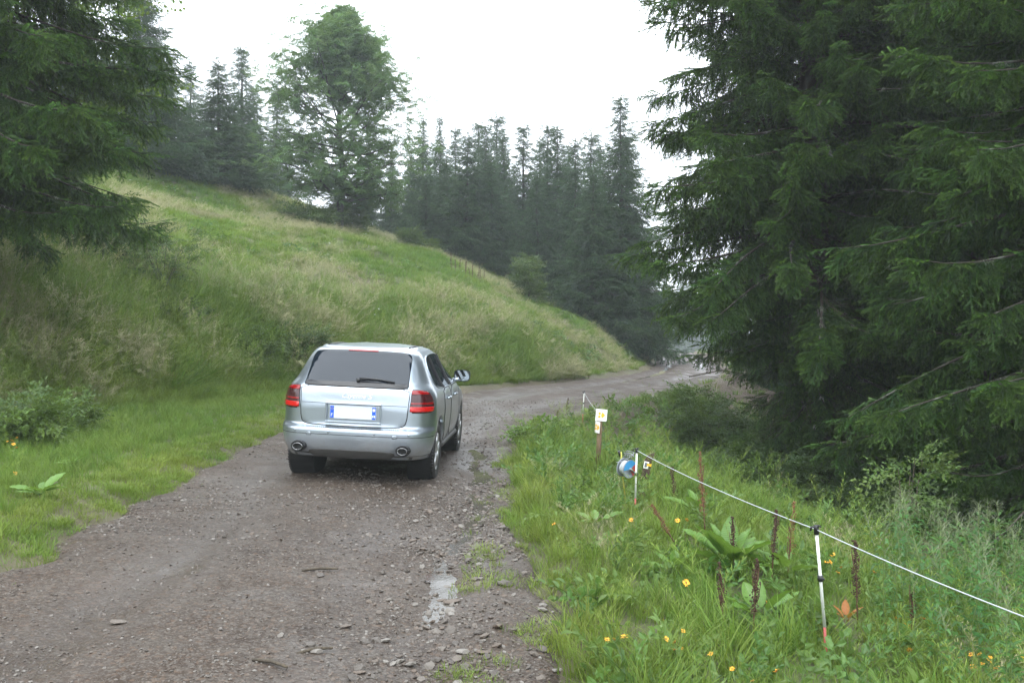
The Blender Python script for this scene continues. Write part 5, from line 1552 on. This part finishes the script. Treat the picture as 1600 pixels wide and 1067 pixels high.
M_PETAL = simple('yellow_petals', (.72, .34, .015), .6, var=.2, scale=60)
M_BOSS = simple('brown_flower_eye', (.20, .09, .015), .8)
def bloom_mesh(seed):
    r = random.Random(seed); mb = MB()
    for k in range(13):
        a = 6.283 * k / 13 + r.uniform(-.1, .1); l = r.uniform(.018, .026); e = r.uniform(-.1, .5)
        d = Vector((math.cos(a) * math.cos(e), math.sin(a) * math.cos(e), math.sin(e))); s = Vector((-math.sin(a), math.cos(a), 0)) * .0042
        b = d * .005
        mb.add([b - s * .6, b + s * .6, b + d * l * .7 + s, b + d * l, b + d * l * .7 - s], [(0, 1, 2, 3, 4)])
    mb.lathe([(.001, .0001), (.005, .004), (.003, .008), (-.006, .006), (-.008, .001)], 'z', n=10, m=1)
    return mb.mesh('bloom', [M_PETAL, M_BOSS])
BL = [bloom_mesh(i) for i in range(3)]
def flower_plant(px, py, n, h, seed, label, spread=.07, scale=1.0):
    """px, py: pixel of the blooms; the plant stands below them"""
    r = random.Random(seed)
    p = hit(px, py + h * 240)
    top = zat(py, p.y) - p.z
    t = empty('yellow_flower', p, label=label, cat='flower', group='yellow flowers in the grass')
    st = MB()
    for k in range(n):
        e = Vector((r.gauss(0, spread), r.gauss(0, spread), max(.08, top + r.gauss(0, .03))))
        st.tube([(0, 0, -.03), e * .5 + Vector((0, 0, .05)), e], [.0028, .0024, .0018], 4)
        o = bpy.data.objects.new('bloom', r.choice(BL)); COL.objects.link(o); o.parent = t; o.location = e
        s = r.uniform(.5, .95) * scale; o.scale = (s, s, s); o.rotation_euler = (r.uniform(-.1, .9), r.uniform(-.6, .6), r.uniform(0, 6))
    for k in range(5):
        z = top * r.uniform(.15, .75); a = r.uniform(0, 6.28); l = .06; d = Vector((math.cos(a), math.sin(a), .35)) * l; s = Vector((-math.sin(a), math.cos(a), 0)) * .007
        st.add([Vector((0, 0, z)), Vector((0, 0, z)) + d * .5 + s, Vector((0, 0, z)) + d, Vector((0, 0, z)) + d * .5 - s], [(0, 1, 2, 3)])
    st.build('stems', M_STEM, t, fix=False)
for i, (px, py, n, lb) in enumerate((
    (1498, 1020, 5, 'largest cluster of yellow flowers in the lower right corner'), (1570, 1028, 4, 'yellow flower cluster at the lower right edge'), (1441, 1018, 1, 'single yellow flower left of the largest cluster'),
    (1400, 962, 3, 'yellow flowers under the rope right of the near fence post'), (1414, 972, 2, 'pair of yellow flowers among seed heads at the right'), (1380, 972, 1, 'single yellow flower between the fence post and the right edge'),
    (1308, 888, 3, 'yellow flowers just right of the near fence post'), (1297, 872, 2, 'two yellow flowers close behind the near fence post'), (1354, 898, 1, 'yellow flower behind the dock stalk right of the fence post'),
    (1080, 912, 1, 'single yellow flower left of the big dock leaves'), (1058, 1008, 5, 'small yellow flower cluster in the middle foreground grass'), (1008, 980, 2, 'yellow flowers in the grass near the track edge'),
    (1030, 968, 1, 'single yellow flower in the tuft above the middle cluster'), (1125, 1036, 1, 'low yellow flower below the middle cluster'), (1152, 1060, 2, 'yellow flowers at the bottom edge of the picture'), (1214, 1048, 1, 'low yellow flower left of the fence post foot'),
    (1537, 1046, 2, 'yellow flowers just below the largest cluster'), (1495, 1048, 1, 'low single yellow flower in the lower right corner'), (1236, 938, 1, 'yellow flower hidden in grass left of the fence post'),
    (1060, 818, 2, 'yellow flowers behind the leaning rusty stalk'), (986, 808, 1, 'yellow flower at the foot of the post by the reel'), (873, 815, 1, 'yellow flower alone on the near verge edge'), (970, 1010, 1, 'yellow flower low at the grass edge of the track'))):
    flower_plant(px, py, n, .22, 600 + i, lb)
for i, (px, py, n, lb) in enumerate(((12, 690, 3, 'yellow flowers at the left edge on the verge'), (22, 700, 2, 'two yellow flowers by the left edge lower down'), (35, 730, 1, 'lone yellow flower on the left verge'))):
    flower_plant(px, py, n, .10, 640 + i, lb, .1, 1.2)

# willowherb thicket at the right
M_POD = simple('pale_pod', (.12, .14, .07), .6, var=.3)
M_WLEAF = leafy('willowherb_leaf', (.042, .115, .026), (.085, .175, .040), None, 0, .32, .42, .3, .28)
def willow_mesh(seed, h):
    r = random.Random(seed); lf = MB(); st = MB(); sh = MB()
    bend = r.uniform(-.12, .12); b2 = r.uniform(-.1, .1)
    pt = lambda s: Vector((bend * h * s * s, b2 * h * s * s, h * s))
    st.tube([pt(i / 6) - Vector((0, 0, .05 if i == 0 else 0)) for i in range(7)], [.0045, .0042, .004, .0035, .003, .002, .0012], 5)
    n = int(h * 38)
    for k in range(n):
        s = .12 + .80 * k / n; a = k * 2.4 + r.uniform(-.4, .4); l = r.uniform(.07, .125) * (1 - .5 * max(0, s - .55)); w = l * .13
        d = Vector((math.cos(a), math.sin(a), r.uniform(.1, .7))).normalized(); sd = Vector((-math.sin(a), math.cos(a), 0)) * w
        p = pt(s); q = p + d * l * .5 + Vector((0, 0, -.004)); e = p + d * l + Vector((0, 0, -.035 * r.uniform(.5, 1.6)))
        m1 = p.lerp(q, .5)
        lf.add([p, m1 + sd * .8, q + sd, q * .4 + e * .6 + sd * .6 - Vector((0, 0, -.003)), e, q * .4 + e * .6 - sd * .6, q - sd, m1 - sd * .8], [(0, 1, 7), (1, 2, 6, 7), (2, 3, 5, 6), (3, 4, 5)])
    for k in range(18):
        s = .80 + .2 * k / 18; a = r.uniform(0, 6.28); l = .05 + .05 * r.random(); p = pt(s); e = p + Vector((math.cos(a) * l * .6, math.sin(a) * l * .6, l * .6)); f = e + Vector((math.cos(a) * .02, math.sin(a) * .02, -.012))
        sh.tube([p, e, f], [.0012, .0011, .0008], 3)
    return st.mesh('stem', M_STEM, True), lf.mesh('leaves', M_WLEAF), sh.mesh('seed_pods', M_POD)
WM = [willow_mesh(700 + i, .72 + .1 * i) for i in range(4)]
r_ = random.Random(9); cnt = 0
spots = []
for i in range(2500):
    x, y = r_.uniform(1.9, 5.0), r_.uniform(3.9, 9.0)
    px = 800 + x / y * F
    if px > 1660 or px < 1372 + max(0, y - 6) * 12: continue
    e = x - 1.83 + .2 * (y - 5.3) - .22
    if e < 0 or y > 5.2 + e * 2.2 + 2.5: continue
    if any((x - a) ** 2 + (y - b) ** 2 < .16 ** 2 for a, b in spots): continue
    spots.append((x, y))
    if len(spots) >= 105: break
for i, (x, y) in enumerate(spots):
    t = empty('willowherb', on_ground(x, y), (r_.gauss(0, .08), r_.gauss(0, .08), r_.uniform(0, 6.28)), label='tall leafy willowherb stalk in the thicket right of the fence rope', cat='wild plant', group='willowherb thicket at the right')
    s = r_.uniform(.7, 1.05); t.scale = (s, s, s)
    for me in r_.choice(WM):
        o = bpy.data.objects.new(me.name.split('.')[0], me); COL.objects.link(o); o.parent = t

# ------------------------------------------------------------------ stones and gravel on the track
def pebble(seed, flat=.55, sub=1):
    import bmesh
    bm = bmesh.new(); bmesh.ops.create_icosphere(bm, subdivisions=sub, radius=.5)
    r = random.Random(seed); off = [Vector((r.uniform(-1, 1), r.uniform(-1, 1), r.uniform(-1, 1))).normalized() for _ in range(7)]
    lim = [r.uniform(.26, .46) for _ in off]
    for v in bm.verts:
        for o, l in zip(off, lim):
            d = v.co.dot(o)
            if d > l: v.co -= o * (d - l)
        v.co.z *= flat; v.co.x *= r.uniform(.97, 1.03) * 1.25
    me = bpy.data.meshes.new('stone'); bm.to_mesh(me); bm.free(); return me
def stone_mat(name):
    m = NT(name)
    r = m.n('ShaderNodeObjectInfo').outputs['Random']
    c = m.ramp(r, [(0, (.060, .047, .037)), (.3, (.095, .078, .063)), (.55, (.11, .078, .055)), (.8, (.135, .115, .095)), (1, (.21, .19, .165))])
    nz = m.noise(14, 4, .6, m.obj())
    c = m.mix(nz, m.mix(.45, c, (.05, .045, .04)), c)
    return m.done(m.pbsdf(c, m.ramp(nz, [(.4, .42), (.65, .7)]), 0, m.bump(nz, .4, .03)))
M_STONE = stone_mat('wet_stone')
pm = []
for i in range(7):
    me = pebble(800 + i, (.45, .6, .5, .35, .65, .5, .4)[i], 1 if i < 5 else 2); me.materials.append(M_STONE); pm.append(me)
protos('pebble', pm[:5])
def gravel(n, ya, yb, smin, smax, dens, seed, label):
    x = rng.uniform(-6, 1.6, n); y = ya + (yb - ya) * rng.random(n) ** 1.3
    k = inview(x, y, 1.05) & (road_w(x, y) > .25) & (rng.random(n) < dens(x, y)); x, y = x[k], y[k]
    N = len(x); s = smin + (smax - smin) * rng.random(N) ** 3
    z = road_z(x, y) - .14 * (1 - road_w(x, y)) + s * .10
    rot = np.stack([rng.normal(0, .3, N), rng.normal(0, .3, N), rng.uniform(0, 6.28, N)], -1)
    scatter('gravel', 'pebble', np.stack([x, y, z], -1), rot, s, kind='stuff', label=label)
gd = lambda x, y: .13 + .75 * np.exp(-((x - _GX(y)) / .75) ** 2) * (fbm(x * 1.6, y * 1.6, 3, 91) + .55) + .30 * (fbm(x * .9, y * .9, 3, 92) > .12)
gravel(120000, 3.3, 12, .007, .030, gd, 1, 'loose gravel over the near track')
gravel(30000, 8, 24, .018, .055, gd, 2, 'loose gravel over the track around the car')
gravel(26000, 3.3, 12, .026, .085, lambda x, y: np.clip(np.exp(-((x - _GX(y) - .12) / .6) ** 2) * (fbm(x * 1.3, y * 1.3, 3, 93) + .45), 0, 1) * .75, 3, 'coarser stones along the gully')
for i, (px, py, s, me, lb) in enumerate((
    (790, 915, .20, 5, 'flat pale grey stone in the middle of the wet gully'), (706, 943, .19, 6, 'flat tan slab of stone below the pale grey one in the gully'), (780, 723, .13, 5, 'dark reddish stone on the right track edge beside the car'),
    (712, 882, .10, 5, 'brownish stone at the edge of the gully water'), (690, 940, .11, 6, 'small flat stone left of the tan slab'), (609, 939, .10, 5, 'dark stone left of the gully'),
    (671, 822, .10, 5, 'dark angular stone above the gully puddles'), (835, 910, .10, 6, 'rusty stone right of the gully'), (755, 1022, .12, 6, 'flat stone at the bottom of the gully'), (723, 1020, .13, 5, 'rounded grey stone beside the bottom puddle'),
    (757, 842, .09, 5, 'dark stone among the grass scraps right of the gully'), (617, 822, .06, 5, 'small dark stone alone on the smooth track'), (540, 980, .12, 6, 'pale stone lying on the smooth middle of the track'), (495, 1021, .12, 5, 'dark piece of stone on the near smooth track'),
    (562, 1053, .11, 6, 'pale flat stone at the bottom edge of the track'), (185, 975, .16, 6, 'flat stone half sunk at the left of the track'), (752, 905, .09, 5, 'stone on the upper edge of the gravel patch'), (748, 990, .10, 5, 'whitish stone in the gravel patch'))):
    p = hit(px, py); o = bpy.data.objects.new('stone', pm[me]); COL.objects.link(o)
    o.location = p + Vector((0, 0, s * .08)); s *= .6; o.scale = (s, s * .8, s * .8); o.rotation_euler = (random.uniform(-.1, .1), random.uniform(-.1, .1), random.uniform(-.5, .5))
    props(o, lb, 'stone', 'single stones on the track')
# fallen sticks
for i, (px, py, L, a, lb) in enumerate(((492, 1020, .22, .5, 'short dark stick on the near track'), (422, 1040, .26, -.45, 'short dark stick near the bottom of the track'), (500, 893, .28, .2, 'thin stick lying across the middle of the track'))):
    p = hit(px, py); mb = MB(); mb.tube([(-L / 2, 0, 0), (0, .012, .008), (L / 2, -.006, 0)], [.009, .012, .007], 6)
    o = mb.build('stick', MT_TWIG, None, smooth=True, label=lb, cat='stick', group='sticks on the track'); o.location = p + Vector((0, 0, .012)); o.rotation_euler = (0, 0, a)
# fallen branches at the edge of the right wood
for i, (px, py, L, a, lb) in enumerate(((1112, 588, 2.2, .5, 'bare curved branch lying at the bend below the overhanging spruce'), (1080, 655, 1.6, -.2, 'brown dead branch on the edge of the right hollow'), (1250, 790, 1.8, .1, 'dead branch lying in the dark hollow'))):
    p = hit(px, py); r = random.Random(i); mb = MB()
    mb.tube([(-L / 2, 0, .02), (-L * .15, .1, .10), (L * .2, .05, .22), (L / 2, -.1, .30)], [.03, .025, .018, .006], 6)
    for k in range(5):
        x = r.uniform(-.3, .4) * L; mb.tube([(x, .05, .12), (x + .2, .05 + r.uniform(-.4, .4), .25), (x + .45, r.uniform(-.6, .6), .3)], [.012, .008, .003], 4)
    o = mb.build('fallen_branch', MT_TWIG, None, smooth=True, label=lb, cat='branch', group='fallen branches by the right wood'); o.location = p; o.rotation_euler = (0, 0, a)
# ------------------------------------------------------------------ fog in the air
m = NT('fog_air')
v = m.n('ShaderNodeVolumePrincipled', {'Color': (.90, .955, 1.0, 1), 'Density': HAZE, 'Anisotropy': .2})
m.t.links.new(v.outputs[0], m.out.inputs['Volume'])
mb = MB()
zlo, zhi = float(min(ground.data.vertices[i].co.z for i in range(0, len(ground.data.vertices), 7))) - 3, 48
mb.box((0, 170, (zlo + zhi) / 2), (640, 540, zhi - zlo))
o = mb.build('haze', m.mat, None, kind='stuff', label='thin mountain fog over the whole place')
o.display_type = 'WIRE'
